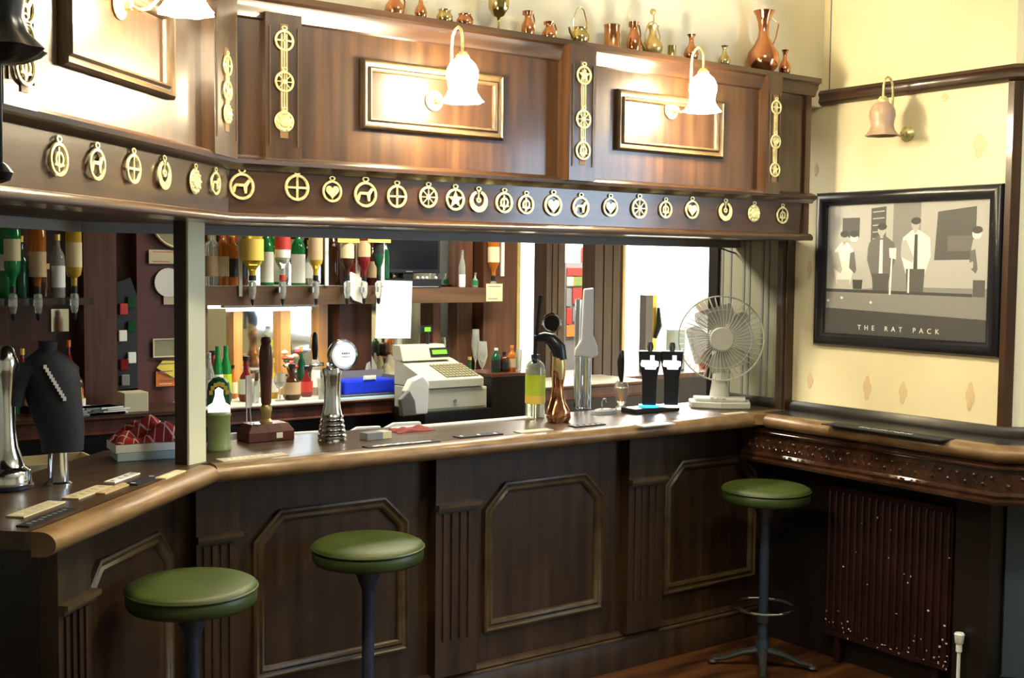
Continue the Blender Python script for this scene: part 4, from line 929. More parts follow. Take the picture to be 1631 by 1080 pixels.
# partition uprights to the back room
def pillar(a, b, Y, m, label, edge=None):
    xa, xb = XAT(a, Y), XAT(b, Y); t = thing('room_pillar', label, 'pillar', ((xa+xb)/2, Y, 0))
    part(MB().box((xa, Y, 0), (xb, Y+.12, 2.4)), 'shaft', m, t, smooth=False)
    n = 3
    part(MB().box((xa+(xb-xa)*.3, Y-.006, 1.0), (xa+(xb-xa)*.42, Y, 2.4)).box((xa+(xb-xa)*.62, Y-.006, 1.0), (xa+(xb-xa)*.7, Y, 2.4)), 'reeding', m, t, smooth=False)
    if edge: part(MB().box((xb-.014, Y-.012, 1.0), (xb+.006, Y+.0, 2.4)), 'edge_strip', edge, t, smooth=False)
pillar(870, 899, 5.42, 'wood_v', 'narrow dark wood pillar between the two slim bright openings')
pillar(947, 992, 5.42, 'wood_v', 'wide dark wood pillar left of the largest bright opening', 'brass_dull')
bl = thing('back_room_bar', 'dark counter seen through the openings into the bright back room', 'counter', (4.8, 5.75, 0))
part(MB().box((3.99, 5.55, 0), (6.6, 6.0, 1.02)), 'cabinet', 'dark', bl, smooth=False)
part(MB().box((3.99, 5.50, 1.02), (6.6, 6.05, 1.05)), 'top', 'wood_red', bl, smooth=False)
# fruit machine far behind
P = atY(918, 470, 7.2); t = thing('fruit_machine', 'tall red and grey gaming machine seen in the bright back room', 'gaming machine', (P.x, 7.25, 0))
MB().box((-.07, 0, 0), (.12, .10, 1.76)).build('cabinet', 'grey', parent=t, smooth=False)
for x0, x1, z0, z1, m in ((-.06, .1, 1.66, 1.72, 'l_red'), (-.06, .0, 1.58, 1.65, 'l_cream'), (.0, .1, 1.58, 1.65, 'g_olive'), (-.065, -.02, 1.42, 1.56, 'grey'), (.0, .1, 1.44, 1.56, 'l_red'), (-.06, -.01, 1.28, 1.40, 'l_red'), (0, .1, 1.3, 1.41, 'grey'), (-.06, .05, 1.18, 1.27, 'orange_card')): MB().box((x0, -.01, z0), (x1, 0, z1)).build('lit_panel', m, parent=t, smooth=False)
l = atY(1031, 560, 5.7); t = thing('square_beer_font', 'square grey and gold beer font in the back room opening', 'beer font', (l.x, 5.7, 1.0505))
MB().box((-.045, -.03, 0), (.015, .03, .50)).build('tower', 'grey', parent=t, smooth=False); MB().box((.015, -.03, 0), (.05, .03, .50)).build('gold_side', 'gold', parent=t, smooth=False)
MB().tube([(.03, -.04, .22), (.055, -.05, .3), (.045, -.05, .42)], [.012, .02, .01]).build('tap_handle', 'black', parent=t)
l = atY(1076, 545, 5.72); tag(MB().box((-.05, -.04, 0), (.05, .04, .27)).build('pale_box', 'pale_blue_card', loc=(0, 0, 0), smooth=False, bevel=.004), 'pale blue carton behind the white-lit black font', 'carton').location = (l.x, 5.72, 1.0505)
l = atY(1088, 490, 6.4); t = thing('wall_hook', 'small red tag on the white wall of the back room', 'tag', (l.x, 7.59, 1.8))
MB().box((-.02, -.02, -.09), (.03, -.001, .09)).build('tag', 'l_red', parent=t, smooth=False)
l = atY(1122, 500, 5.9); t = thing('table_lamp', 'grey round shade of a small lamp behind the desk fan', 'lamp', (l.x, 5.85, 1.0505))
MB().lathe([(0, 0), (.06, 0), (.05, .015), (.012, .02), (.012, .34), (0, .34)], 20).build('stem', 'black', parent=t); MB().sphere((0, 0, .44), .11, 20, 12, (1, 1, .8)).build('shade', 'fan', parent=t)
l = atY(1108, 600, 5.8); tag(MB().lathe([(0, 0), (.05, 0), (.06, .05), (.04, .09), (.02, .12), (0, .12)], 20).build('copper_pot', 'copper', loc=(0, 0, 0)), 'round copper pot behind the fan in the back room opening', 'pot').location = (l.x, 5.7, 1.0505)

# ------------------------------------------------------------------ bottles
PROF = {
 'spirit': [(0, 0), (.95, 0), (1, .02), (1, .60), (.9, .68), (.5, .76), (.36, .82), (.34, .93), (0, .93)],
 'round':  [(0, 0), (.8, 0), (1, .08), (1, .38), (.7, .56), (.34, .66), (.30, .92), (0, .92)],
 'beer':   [(0, 0), (.95, 0), (1, .02), (1, .55), (.8, .66), (.45, .80), (.40, .94), (0, .94)],
 'wine':   [(0, 0), (.95, 0), (1, .02), (1, .58), (.7, .70), (.38, .76), (.34, .94), (0, .94)],
 'flask':  [(0, 0), (.9, 0), (1, .04), (1, .64), (.85, .74), (.40, .78), (.36, .92), (0, .92)]}
BN = [0]
def bottle(px, Y, z, h, r, kind, glass, lab, cap, label, inv=False, py=500, group=None, sec=None, sq=False, lw=(.16, .50)):
    P = atY(px, py, Y); t = thing('bottle', label, 'bottle', (P.x, Y, z), random.uniform(-.3, .3) if sq else 0, group)
    FL = (Matrix.Translation((0, 0, h)) @ Matrix.Rotation(PI, 4, 'X')) if inv else Matrix()
    if inv: FL = Matrix.Translation((0, 0, h+.085)) @ Matrix.Rotation(PI, 4, 'X')
    seg = 24
    pf = [(a*r, b*h) for a, b in PROF[kind]]
    if sq: FL = FL @ Matrix.Rotation(PI/4, 4, 'Z'); seg = 4
    mb = MB().lathe(pf, seg if not sq else 24, FL, wob=(lambda a, k: (.22*abs(math.cos(2*a))**3 if k < .72 else 0)) if sq else None)
    gl = mb.build('glass', glass, parent=t, ang=50)
    if lab:
        lr = r*(1.27 if sq else 1.015)
        MB().lathe([(lr, lw[0]*h), (lr, lw[1]*h)], 24, FL, cap=False, wob=(lambda a, k: -.04+.0*a) if sq else None).build('label', lab, parent=gl, ang=50)
    if sec: MB().lathe([(r*1.03, (lw[0]+.08)*h), (r*1.03, (lw[1]-.14)*h)], 24, FL @ Matrix.Scale(1.0, 4), cap=False).build('label_band', sec, parent=gl)
    MB().lathe([(r*.40, h*.90), (r*.42, h*1.0), (0, h*1.0)], 16, FL).build('cap', cap, parent=gl)
    if inv:
        MB().lathe([(.010, .0), (.014, .012), (.017, .03), (.017, .075), (.010, .082), (0, .083)], 16, Matrix.Translation((0, -.0, 0))).build('optic', 'clear', parent=t)
        MB().lathe([(.004, -.03), (.009, -.02), (.010, .0), (0, .002)], 12).build('spout', 'black', parent=t)
        MB().box((-.008, .012, .03), (.008, (5.30 if px > 760 else 5.171)-Y, .055)).build('bracket', 'steel', parent=t, smooth=False)
    return t
GU = None
ZS = 1.6255; YS = 5.26
# main window, upper shelf, left to right
U_ = [(337, .27, .034, 'flask', 'clear', 'l_tan', 'steel', 'clear flask bottle with tan label next to the post on the upper shelf', {}),
 (354, .27, .034, 'spirit', 'g_amber', 'l_cream', 'black', 'amber spirit bottle, second from the post on the upper shelf', {}),
 (370, .25, .034, 'flask', 'g_amber', 'l_black', 'gold', 'orange spirit bottle with black label on the upper shelf', {}),
 (386, .24, .026, 'wine', 'g_brown', 'l_black', 'black', 'slim dark bottle left of the big yellow label', {}),
 (425, .29, .032, 'spirit', 'g_green', 'l_white', 'l_white', 'green necked bottle with tall white label on the upper shelf', {'lw': (.05, .55)}),
 (475, .29, .034, 'spirit', 'g_green', 'l_white', 'g_green', 'bright green bottle with white lower label on the upper shelf', {'lw': (.04, .52)}),
 (493, .22, .026, 'round', 'clear', 'l_white', 'gold', 'small clear bottle between the green and tan bottles', {}),
 (530, .30, .030, 'wine', 'g_brown', None, 'black', 'tall dark bottle left of the cream labelled optic', {}),
 (566, .22, .026, 'spirit', 'g_red', 'l_red', 'gold', 'dark red bottle behind the gold header strips', {}),
 (592, .24, .026, 'spirit', 'g_brown', 'l_tan', 'black', 'brown bottle behind the hanging tea towel', {}),
 (613, .29, .024, 'wine', 'g_dkgreen', None, 'black', 'dark green wine bottle just left of the television', {}),
 (736, .20, .018, 'beer', 'clear', 'l_white', 'steel', 'slim pale bottle just right of the television', {'lw': (.02, .35)}),
 (757, .08, .016, 'round', 'clear', 'g_green', 'steel', 'tiny clear miniature bottle right of the television', {})]
for px, h, r, k, g, lb, cp, tx_, kw in U_: bottle(px, YS, ZS if px < 612 else 1.6125, h, r, k, g, lb, cp, tx_, py=440, **kw)
ZO = 1.565; YO = 5.12
O_ = [(402, .245, .043, 'spirit', 'g_yellow', 'l_yellow', 'black', 'upturned bottle with big yellow square label on an optic', {'sq': True, 'lw': (.22, .62)}),
 (450, .27, .036, 'spirit', 'clear', 'l_white', 'l_red', 'upturned clear bottle with white and dark red label on an optic', {'sec': 'l_red', 'lw': (.1, .6)}),
 (503, .26, .033, 'spirit', 'g_yellow', 'l_tan', 'black', 'upturned bottle with tan label left of the dark gap', {'lw': (.2, .62)}),
 (553, .26, .033, 'spirit', 'g_brown', 'l_cream', 'black', 'upturned bottle with plain cream label on an optic', {'lw': (.2, .58)}),
 (580, .26, .031, 'spirit', 'g_red', 'l_tan', 'black', 'upturned dark red bottle under the right gold strip', {'lw': (.25, .55)}),
 (603, .27, .026, 'wine', 'g_dkgreen', 'l_black', 'black', 'upturned dark green bottle nearest the television', {}),
 (786, .26, .032, 'spirit', 'g_amber', 'l_cream', 'black', 'upturned amber bottle on the optic hung on the right column', {'lw': (.3, .62)})]
for px, h, r, k, g, lb, cp, tx_, kw in O_: bottle(px, YO if px < 760 else 5.25, ZO, h, r, k, g, lb, cp, tx_, inv=True, py=440, **kw)
def flat(name, px, py, w_px, h_px, Y, m, label, cat, th=.003, rot=0, edge=None, lines=0, lm='grey', poly_=None):
    P = atY(px, py, Y); k = px_m(P); kx = w_px*k/2/abs(math.cos(YAW+math.atan((px-815)/F_PX))); kz = h_px*k/2
    t = thing(name, label, cat, (P.x, Y, P.z)); R_ = Matrix.Rotation(rot, 4, 'Y')
    if poly_: MB().prism([(a*kx, b*kz) for a, b in poly_], 0, th, R_ @ XZ).build('sheet', m, parent=t, smooth=False)
    else: MB().box((-kx, -th, -kz), (kx, 0, kz), R_).build('sheet', m, parent=t, smooth=False)
    if edge: MB().loop(rect(-kx, kx, -kz, kz), [(0, 0), (0, th+.004), (.006, th+.004), (.006, 0)], R_).build('edge', edge, parent=t, smooth=False)
    if lines:
        b = MB()
        for i in range(lines): z = kz*(.7-1.4*i/max(1, lines-1)); b.box((-kx*.75, -th-.0006, z-kz*.05), (kx*(.75 if i % 2 == 0 else .4), -th, z+kz*.05), R_)
        b.build('faint_lines', lm, parent=t, smooth=False)
    return t, kx, kz
flat('header_card', 567-12, 383, 34, 7, 5.0865, 'l_yellow', 'left gold header card above the cream labelled optic', 'card', lines=0)
flat('header_card', 604, 383, 36, 7, 5.0885, 'l_yellow', 'right gold header card next to the television', 'card')
for px, y0_, y1_, lb in ((382, 372, 472, 'white vertical optic bracket left of the yellow label'), (519, 372, 455, 'white optic bracket right of the tan label'), (569, 385, 455, 'white optic bracket right of the plain cream label'), (608, 385, 455, 'pale optic bracket just left of the television'), (799, 380, 440, 'white optic bracket on the right column')):
    flat('optic_bracket', px, (y0_+y1_)/2, 5, y1_-y0_, 5.1695 if px < 760 else 5.2995, 'white', lb, 'bracket', th=.012)
flat('hanging_notice', 627, 493, 56, 92, 5.169, 'paper', 'large blank white sheet hanging below the television', 'notice', rot=.03)
cloth_t, a_, b_ = flat('bar_cloth', 566, 458, 30, 50, 5.169, 'l_white', 'rumpled white cloth hung between the optics', 'cloth', th=.015, poly_=[(-1, .6), (-.6, 1), (.2, .8), (.9, .3), (1, -.2), (.6, -1), (-.3, -.8), (-.9, -.3)])
flat('square_sign', 787, 466, 26, 28, 5.2, 'cream_paper', 'small cream square sign with dark mark on the right column', 'sign', lines=2)
# bottles on the back counter
ZK = ZC+.0005
K_ = [(333, 5.10, .24, .026, 'beer', 'clear', 'l_white', 'steel', 'clear bottle with white label closest to the post on the back counter', 640),
 (347, 5.22, .26, .026, 'beer', 'g_green', 'l_white', 'g_green', 'bright green beer bottle, left one of the green pair', 640),
 (360, 5.22, .26, .026, 'beer', 'g_green', 'l_lime', 'g_green', 'bright green beer bottle, right one of the green pair', 640),
 (392, 5.20, .21, .036, 'round', 'g_red', 'l_white', 'black', 'squat black capped bottle with pink and white label', 640),
 (434, 5.24, .19, .028, 'round', 'g_yellow', 'l_white', 'gold', 'small golden bottle behind the hand pump handle', 640),
 (465, 5.14, .17, .042, 'round', 'g_brown', 'l_tan', 'black', 'squat dark liqueur bottle with arched gold label', 640),
 (488, 5.22, .15, .030, 'round', 'g_red', 'l_red', 'black', 'small maroon bottle right of the squat liqueur bottle', 640),
 (503, 5.26, .25, .022, 'spirit', 'clear', 'l_white', 'steel', 'slim clear bottle left of the lensed chrome font', 640),
 (480, 5.30, .24, .022, 'wine', 'g_dkgreen', None, 'gold', 'thin dark green bottle behind the maroon bottle', 640),
 (420, 5.30, .18, .024, 'spirit', 'clear', 'l_cream', 'l_red', 'red capped clear bottle at the back behind the hand pump', 640),
 (371, 5.32, .16, .022, 'round', 'g_amber', 'l_cream', 'black', 'small amber bottle behind the green pair', 640)]
for px, Y, h, r, k, g, lb, cp, tx_, py in K_: bottle(px, Y, ZK, h, r, k, g, lb, cp, tx_, py=py)
# flowers in a little vase
P = atY(462, 600, 5.27); t = thing('flower_posy', 'small posy of red and cream flowers on the back counter', 'flowers', (P.x, 5.27, ZK))
MB().lathe([(0, 0), (.02, 0), (.024, .05), (.014, .09), (.018, .11), (0, .11)], 16).build('vase', 'clear', parent=t)
fb = MB(); fb2 = MB(); lf = MB(); random.seed(11)
for i in range(9):
    a = random.uniform(0, 6.28); r_ = random.uniform(.0, .05); z = .17+random.uniform(-.03, .05); (fb if i % 2 else fb2).sphere((r_*math.cos(a), r_*math.sin(a)*.6, z), .017, 10, 6, (1, 1, .7)); lf.tube([(0, 0, .08), (r_*math.cos(a), r_*math.sin(a)*.6, z-.01)], .0018, 5)
    lf.sphere((r_*1.2*math.cos(a+1), r_*.6*math.sin(a+1), z-.04), .012, 8, 5, (1.4, .6, .5))
fb.build('red_blooms', 'l_red', parent=t); fb2.build('cream_blooms', 'l_cream', parent=t); lf.build('foliage', 'g_dkgreen', parent=t)
# drinking glasses on the back counter
def glass(px, Y, z, h, r, label, py=610, stem=False, tint='clear'):
    P = atY(px, py, Y); t = thing('drinking_glass', label, 'glass', (P.x, Y, z))
    if stem: pf = [(0, 0), (r*.8, 0), (r*.75, h*.03), (r*.12, h*.06), (r*.12, h*.4), (r*.6, h*.5), (r, h*.7), (r*.8, h), (r*.76, h), (r*.9, h*.7), (0, h*.52)]
    else: pf = [(0, 0), (r*.75, 0), (r, h), (r*.93, h), (r*.7, h*.06), (0, h*.06)]
    MB().lathe(pf, 24).build('bowl', tint, parent=t, ang=50); return t
glass(515, 5.08, ZK, .10, .03, 'small tumbler at the foot of the lensed chrome font')
glass(446, 5.12, ZK, .13, .03, 'stemmed glass in front of the posy', stem=True)
glass(405, 5.10, ZK, .10, .028, 'short tumbler behind the hand pump box')
# blue tray in a dark box
P = atZ(592, 626, ZK); Y = 5.08; P = atY(592, 620, Y); k = px_m(P)/math.cos(YAW-.12)
t = thing('blue_tray', 'bright blue plastic tray standing in a dark box on the back counter', 'tray', (P.x, Y, ZK))
w2 = 50*k
MB().box((-w2, .0, 0), (w2, .20, .006)).box((-w2, .19, 0), (w2, .2, .11)).box((-w2, 0, 0), (-w2+.008, .2, .09)).box((w2-.008, 0, 0), (w2, .2, .09)).box((-w2, 0, .0), (w2, .008, .012)).build('dark_box', 'grey', parent=t, smooth=False)
MB().box((-w2*.80, .02, .006), (w2*.80, .17, .078)).build('tray', 'blue', parent=t, smooth=False, bevel=.008)
MB().box((-.03, .013, .082), (.03, .017, .094)).box((-.035, .018, .078), (.035, .022, .1)).build('clip', 'white', parent=t, smooth=False)
tag(MB().box((P.x-w2*1.4, YB0+.004, ZK), (P.x+w2*.9, YB0+.07, ZK+.003)).build('counter_edge_glow', 'cyan', loc=(P.x, YB0+.03, ZK), smooth=False), 'pale cyan lit line along the counter edge below the blue tray', 'strip')  # lit line on the counter edge, made as a coloured strip
# crumpled bags behind the tray
def lump(px, py, w, h, Y, z, m, label, cat):
    P = atY(px, py, Y); mb = MB().sphere((0, 0, 0), 1, 24, 14); random.seed(int(px)); a = [random.uniform(0, 6) for _ in range(4)]
    mb.v = [(x*w/2*(1+.14*math.sin(7*z_+a[0]+3*x)), y*w*.28*(1+.12*math.sin(6*x+a[1])), max(0, (z_+.75))*h/1.75*(1+.14*math.sin(8*x+a[2]+4*y))) for x, y, z_ in mb.v]
    o = mb.build('crumpled_bag', m, ang=30); o.location = (P.x, Y, z); tag(o, label, cat)
lump(578, 575, .15, .20, 5.34, ZK, 'l_white', 'crumpled pale plastic bag behind the blue tray', 'bag')
lump(622, 590, .10, .16, 5.33, ZK, 'cream_paper', 'crumpled beige bag left of the till', 'bag')
# television and set-top box
P = atY(678, 420, 5.12); t = thing('television', 'small black flat screen television on the back bar shelf', 'television', (P.x, 5.31, 1.6125))
hw = (XAT(727, 5.22)-XAT(628, 5.22))/2
MB().box((-hw, -.03, .075), (hw, .01, .34)).build('casing', 'black', parent=t, smooth=False, bevel=.004)
MB().box((-hw+.014, -.0315, .095), (hw-.014, -.03, .326)).build('screen', 'screen', parent=t, smooth=False)
MB().box((-.03, -.02, 0), (.03, .0, .08)).box((-.10, -.05, 0), (.10, .03, .008)).build('stand', 'black', parent=t, smooth=False)
MB().box((-.02, -.0318, .081), (.02, -.0312, .086)).build('badge', 'grey', parent=t, smooth=False)
t = thing('set_top_box', 'low dark receiver box with small pale bits on it under the television', 'receiver', (P.x-.02, 5.2, 1.6125))
MB().box((-.15, -.009, 0), (.16, .03, .045)).build('case', 'black', parent=t, smooth=False)
MB().box((-.03, -.014, .004), (.14, -.012, .009)).build('front_strip', 'steel', parent=t, smooth=False)
for i, dx in enumerate((.02, .05, .075, .13)): MB().sphere((dx, -.004, .052), .008, 10, 6).build('knob', 'white', parent=t)
# till
tX = atY(730, 655, 4.70); X0, X1 = 2.93, 3.285
t = thing('cash_register', 'beige electronic cash register with green display and drawer', 'till', ((X0+X1)/2, 4.70, 1.0405), 0)
W_ = (X1-X0)/2
MB().box((-W_, 0, 0), (W_, .28, .105)).build('drawer_base', 'beige', parent=t, smooth=False, bevel=.004)
MB().box((-W_+.012, -.004, .012), (W_-.01, .0, .098)).build('drawer_front', 'beige', parent=t, smooth=False, bevel=.002)
MB().lathe([(.0, 0), (.009, 0), (.009, .004), (0, .004)], 14, Matrix.Translation((-.01, -.004, .045)) @ Matrix.Rotation(PI/2, 4, 'X')).build('lock', 'grey', parent=t)
bd = MB().add([(-W_+.005, -.01, .108), (W_-.025, -.01, .108), (W_-.03, .29, .108), (-W_+.005, .29, .108), (-W_+.005, -.01, .150), (W_-.025, -.01, .150), (W_-.04, .24, .225), (-W_+.005, .24, .225), (-W_+.005, .29, .235), (W_-.04, .29, .235)],
   [(3, 2, 1, 0), (0, 1, 5, 4), (4, 5, 6, 7), (7, 6, 9, 8), (8, 9, 2, 3), (0, 4, 7, 8, 3), (1, 2, 9, 6, 5)])
bdy = bd.build('body', 'beige', parent=t, smooth=False, bevel=.004)
TK_ = Matrix.Translation((0, -.01, .1505)) @ Matrix.Rotation(math.atan2(.075, .25), 4, 'X')
ky = MB()
for i in range(10):
    for j in range(6): ky.box((-.05+i*.019, .02+j*.028, 0), (-.036+i*.019, .042+j*.028, .006), TK_)
ky.build('keys', 'beige_dark', parent=bdy, smooth=False)
MB().add([(-W_, .20, .225), (W_-.08, .20, .225), (W_-.08, .30, .225), (-W_, .30, .225), (-W_, .23, .30), (W_-.10, .23, .30), (W_-.10, .30, .30), (-W_, .30, .30)], [(3, 2, 1, 0), (4, 5, 6, 7), (0, 1, 5, 4), (1, 2, 6, 5), (2, 3, 7, 6), (3, 0, 4, 7)]).build('display_hood', 'beige', parent=t, smooth=False, bevel=.003)
TD = Matrix.Translation((0, .2, .225)) @ Matrix.Rotation(math.atan2(.075, .03)-PI/2, 4, 'X')
MB().box((-.015, -.004, .016), (W_-.085, .0, .062), TD).build('display_bezel', 'black', parent=t, smooth=False)
MB().box((-.004, -.006, .028), (W_-.097, -.004, .050), TD).build('display', 'lcd', parent=t, smooth=False)
MB().tube([(.0, .26, .29), (.0, .26, .36)], .008).box((-.035, .265, .355), (.03, .29, .39)).build('customer_display', 'black', parent=t, smooth=False)
MB().box((-.015, .262, .362), (.018, .265, .383)).build('rear_digits', 'lcd', parent=t, smooth=False)
pb = MB(); random.seed(4)
t2 = thing('paper_bundle', 'bundle of white papers and a carrier bag hanging at the left of the till', 'papers', (X0-.075, 4.69, 1.0405))
MB().prism([(-.03, 0), (.055, 0), (.06, .09), (.065, .14), (.03, .18), (-.03, .16), (-.06, .11)], 0, .05, XZ).build('papers', 'l_white', parent=t2, smooth=False, bevel=.006)
MB().prism([(-.10, .0), (-.02, 0), (-.03, .07), (-.06, .12), (-.11, .08)], .05, .08, XZ).build('bag', 'grey', parent=t2, smooth=False, bevel=.006)
ts = thing('till_stand', 'dark wooden stand under the till', 'cabinet', (3.2, 4.66, 0))
part(MB().box((2.92, 4.68, 0), (3.30, 4.98, 1.04)), 'carcass', 'dark', ts, smooth=False)
# dark box right of the till with clutter on top
xa = atY(783, 660, 4.72).x; xb = atY(836, 660, 4.72).x
t = thing('dark_crate', 'large dark box right of the till with bottles standing on it', 'crate', ((xa+xb)/2, 4.72, 0))
t.location = ((xa+xb)/2, 4.72, 0); hw = (xb-xa)/2
MB().box((-hw, 0, .0), (hw, .25, 1.185)).build('box', 'dark', parent=t, smooth=False)
MB().box((-hw-.006, -.012, 1.185), (hw+.006, .25, 1.20)).build('lid', 'wood_red', parent=t, smooth=False)
for px, h, r, k, g, lb, cp, tx_ in ((748, .16, .026, 'round', 'g_dkgreen', None, 'gold', 'small dark bottle with gold neck behind the till'), (790, .12, .024, 'spirit', 'g_dkgreen', 'l_black', 'white', 'dark short bottle with white cap on the dark crate'), (803, .10, .026, 'flask', 'g_brown', 'l_black', 'black', 'squat near-black flask on the dark crate'), (815, .13, .022, 'spirit', 'g_amber', 'l_tan', 'orange_card', 'small orange amber bottle on the dark crate')):
    bottle(px, 4.80 if px > 760 else 5.2, 1.2005 if px > 760 else ZK, h, r, k, g, lb, cp, tx_, py=590)
glass(826, 4.79, 1.2005, .11, .016, 'tall slim glass at the right edge of the dark crate', 600)
glass(768, 5.2, ZK, .24, .03, 'stemmed glass standing right behind the till', 590, True)
glass(757, 5.3, ZK, .30, .024, 'taller stemmed glass behind the till', 590, True)
# ------------------------------------------------------------------ left bay behind the bar
L1 = [(6, .30, .036, 'spirit', 'g_green', 'l_white', 'g_green', 'large bright green bottle at the left edge on the left shelf', {'lw': (.38, .6)}),
 (34, .26, .026, 'wine', 'g_dkgreen', None, 'gold', 'thin dark green bottle beside the large green one', {}),
 (62, .22, .042, 'flask', 'g_brown', 'l_tan', 'steel', 'wide brown spirit bottle with grey label on the left shelf', {'lw': (.55, .66)}),
 (92, .27, .030, 'spirit', 'clear', 'l_white', 'gold', 'clear bottle with sparkling cap on the left shelf', {})]
for px, h, r, k, g, lb, cp, tx_, kw in L1: bottle(px, 5.26, 1.5755, h, r, k, g, lb, cp, tx_, py=440, **kw)
bottle(60, 5.10, 1.515, .26, .034, 'spirit', 'g_amber', 'l_tan', 'black', 'upturned amber bottle with grey label on the left optics', True, 430, lw=(.35, .75))
bottle(118, 5.10, 1.515, .28, .032, 'flask', 'g_yellow', 'l_cream', 'black', 'upturned bottle with oval tan label beside the left column', True, 430, lw=(.25, .62))
bottle(20, 5.10, 1.515, .26, .032, 'spirit', 'g_green', 'l_cream', 'black', 'upturned green bottle at the far left optics', True, 430)
for i, (px, h, g, lb, tx_) in enumerate(((20, .22, 'g_dkgreen', 'l_red', 'dark green bottle with red label low on the left back counter'), (48, .20, 'g_brown', 'l_cream', 'brown bottle low on the left back counter behind the covered font'), (98, .22, 'clear', 'l_white', 'clear bottle with white label low on the left back counter'), (122, .19, 'g_brown', 'l_red', 'brown bottle with red label just left of the left column'))):
    bottle(px, 5.25, ZK, h, .028, 'spirit', g, lb, 'black', tx_, py=600)
for px, Y, h, r, k, g, lb, cp, tx_ in ((8, 5.14, .20, .030, 'round', 'clear', 'l_cream', 'l_red', 'squat clear bottle with red cap at the left frame edge'), (36, 5.32, .27, .024, 'wine', 'g_red', 'l_tan', 'gold', 'tall dark red wine bottle behind the covered font'), (72, 5.32, .29, .024, 'wine', 'g_dkgreen', 'l_cream', 'gold', 'tall dark green wine bottle behind the covered font'), (86, 5.12, .15, .026, 'flask', 'g_amber', 'l_red', 'black', 'short amber flask right of the tall green wine bottle'), (110, 5.33, .30, .022, 'spirit', 'g_red', 'l_white', 'orange_card', 'tall red bottle with orange cap by the left column'), (128, 5.16, .12, .020, 'round', 'g_yellow', 'l_white', 'black', 'tiny golden bottle at the foot of the left column')):
    bottle(px, Y, ZK, h, r, k, g, lb, cp, tx_, py=600)
# snack card strip
P = atY(203, 540, 5.3); t = thing('snack_card', 'long dark hanging card strip of foil snack packets', 'snack card', (P.x, 5.32, 1.22))
MB().prism([(-.045, -.06), (.05, -.06), (.05, .36), (.02, .44), (-.04, .42)], 0, .006, XZ).build('backing_card', 'l_black', parent=t, smooth=False)
for i, (dx, dz, m) in enumerate(((-.015, .30, 'l_red'), (-.02, .18, 'l_white'), (.02, .22, 'g_dkgreen'), (-.015, .05, 'g_red'), (.02, .08, 'l_white'), (-.01, -.02, 'grey'), (.02, .33, 'g_dkgreen'))):
    MB().cbox((dx, -.016, dz), (.036, .014, .05)).build('snack_packet', m, parent=t, smooth=False, bevel=.003)
# wall clock
P = atY(284, 352, 5.31); t = thing('wall_clock', 'round clock with pale rim partly hidden above the notice board', 'clock', (P.x, 5.315, P.z))
rc = 46*px_m(P)
MB().lathe([(rc*.94, 0), (rc*.97, .014), (rc*.93, .02), (rc*.88, .012), (rc*.88, 0), (rc*.94, 0)], 40, RT(rx=PI/2), cap=False).build('rim', 'l_cream', parent=t)
MB().lathe([(rc*.89, .004), (0, .0045)], 40, RT(rx=PI/2)).build('face', 'beige_dark', parent=t)
MB().box((-.003, -.008, -.005), (.003, -.006, rc*.6)).box((-.003, -.010, -.003), (rc*.45, -.008, .003)).build('hands', 'black', parent=t, smooth=False)
flat('notice_sign', 260, 409, 44, 22, 5.318, 'cream_paper', 'cream two-line sign on the maroon board', 'sign', lines=2, lm='l_red')
flat('round_notice', 268, 450, 42, 46, 5.314, 'paper', 'round white paper pinned to the maroon board', 'notice', poly_=[(math.cos(2*PI*i/24), math.sin(2*PI*i/24)) for i in range(24)])
flat('small_note', 272, 478, 22, 14, 5.318, 'cream_paper', 'small beige note under the round white paper', 'note')
flat('framed_card', 262, 554, 36, 30, 5.318, 'beige_dark', 'small olive framed card low on the maroon board', 'card', edge='cream_paper')
flat('warning_sticker', 268, 591, 34, 34, 5.312, 'yellow_card', 'tilted yellow sticker above an orange card', 'sticker', lines=3, poly_=[(-1.05, .35), (-.5, 1), (1.0, .9), (1.0, -1.0)])
flat('orange_card', 266, 603, 34, 24, 5.320, 'orange_card', 'orange and white card behind the yellow sticker', 'card', lines=2, lm='l_white')
# box, papers and trays on the left back counter
P = atY(216, 650, 5.06); tag(MB().box((-.055, 0, 0), (.05, .10, .085)).build('tissue_box', 'cream_paper', loc=(0, 0, 0), smooth=False, bevel=.003), 'small cream box on the back counter by the maroon board', 'box').location = (P.x, 5.04, ZK)
for i, (px, w_, m, tx_) in enumerate(((135, .16, 'paper', 'stack of white leaflets on the left back counter'), (168, .15, 'grey', 'grey folded papers beside the white leaflets'), (182, .10, 'paper', 'white crumpled leaflets right of the grey papers'))):
    P = atY(px, 650, 5.06); mb = MB()
    for j in range(4): mb.cbox((.006*j*(-1)**j, .05, .004+.008*j), (w_, .10, .006), Matrix.Rotation(.06*j, 4, 'Z'))
    tag(mb.build('leaflets', m, smooth=False), tx_, 'papers').location = (P.x, 5.03, ZK)
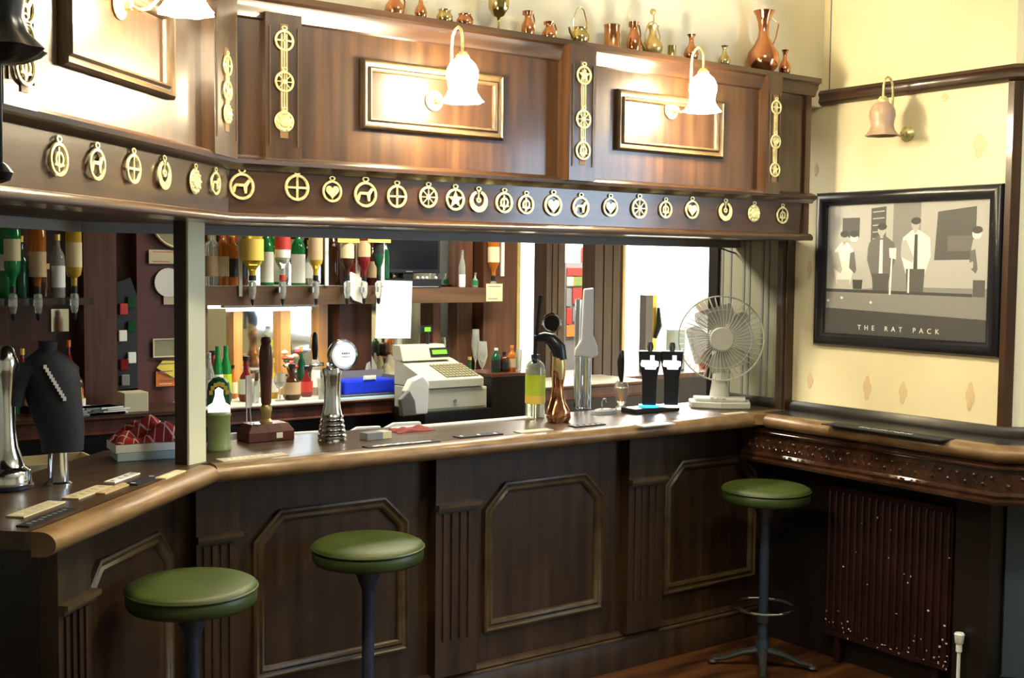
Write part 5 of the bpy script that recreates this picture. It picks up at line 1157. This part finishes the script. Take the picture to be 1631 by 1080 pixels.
# white crates, pale boxes with the checked cloth
cab = thing('bottle_cooler', 'low dark cabinet standing in the serving aisle at the left', 'cabinet', (1.5, 4.5, 0))
part(MB().box((.80, 4.36, 0), (2.0, 4.80, .90)), 'carcass', 'dark', cab, smooth=False)
P = atZ(242, 728, CZ)
for i, (dz, m, tx_) in enumerate(((0, 'pale_blue_card', 'pale blue flat box, lower of the two under the checked cloth'), (.036, 'paper', 'white flat box, upper of the two under the checked cloth'))):
    o = tag(MB().box((-.13, -.06, 0), (.13, .08, .027)).build('flat_box', m, smooth=False, bevel=.002), tx_, 'box'); o.location = (P.x+.01-.008*i, P.y+.005*i, CZ+.0278*i); o.rotation_euler = (0, 0, -.15+.05*i)
c = cloth(232, 705, .25, .13, .085, 'check', 'red and white checked cloth heaped on flat boxes', 'cloth', z=.98); c.location = (P.x+.0, P.y+.012, CZ+.0565); c.rotation_euler = (0, 0, -.12)
P = atY(90, 710, 4.42); t = thing('white_tray', 'white plastic crate behind the covered font', 'crate', (P.x, 4.40, .9005))
MB().box((-.12, 0, 0), (.15, .22, .008)).box((-.12, 0, 0), (.15, .008, .10)).box((-.12, .212, 0), (.15, .22, .10)).box((-.12, 0, 0), (-.112, .22, .10)).box((.142, 0, 0), (.15, .22, .10)).build('crate', 'l_cream', parent=t, smooth=False)
# glass washer with pale top behind the main bar
t = thing('under_counter_worktop', 'pale low worktop just behind the main bar top', 'worktop', (2.3, 4.2, 0))
part(MB().box((1.7, YC+.52, 0), (2.75, YC+.74, .99)), 'carcass', 'dark', t, smooth=False)
part(MB().box((1.7, YC+.515, .99), (2.75, YC+.745, 1.0)), 'top', 'steel', t, smooth=False)
for px, w_, h_, tx_ in ((383, .13, .085, 'white folded paper sheets leaning behind the hand pump'), (470, .17, .07, 'large white crumpled paper between hand pump and lensed font'), (577, .10, .07, 'white paper right of the lensed chrome font'), (637, .12, .075, 'white paper behind the dull red cloth')):
    P = atY(px, 690, YC+.62); o = MB().prism([(-w_, 0), (w_*.9, 0), (w_*.75, h_), (-w_*.3, h_*1.05), (-w_*.85, h_*.7)], 0, .02, XZ).build('loose_paper', 'paper', smooth=False, bevel=.003); o.location = (P.x, YC+.62, 1.0005); tag(o, tx_, 'paper')

# ------------------------------------------------------------------ housings added for the unseen ceiling lights
for (x, y, z0, z1, w, d, tx_) in ((3.2, 4.5, 2.335, 2.40, 1.5, .3, 'long white housing of the light added over the serving aisle'), (6.6, 7.0, 3.245, CEIL, 2.5, 1.3, 'large white ceiling light in the bright back room'), (2.5, 1.6, 3.205, CEIL, .5, .5, 'square ceiling light in the middle of the pub room')):
    t = thing('ceiling_light', tx_, 'ceiling light', (x, y, z1)); MB().box((-w/2, -d/2, z0-z1), (w/2, d/2, 0)).build('housing', 'white', parent=t, smooth=False)
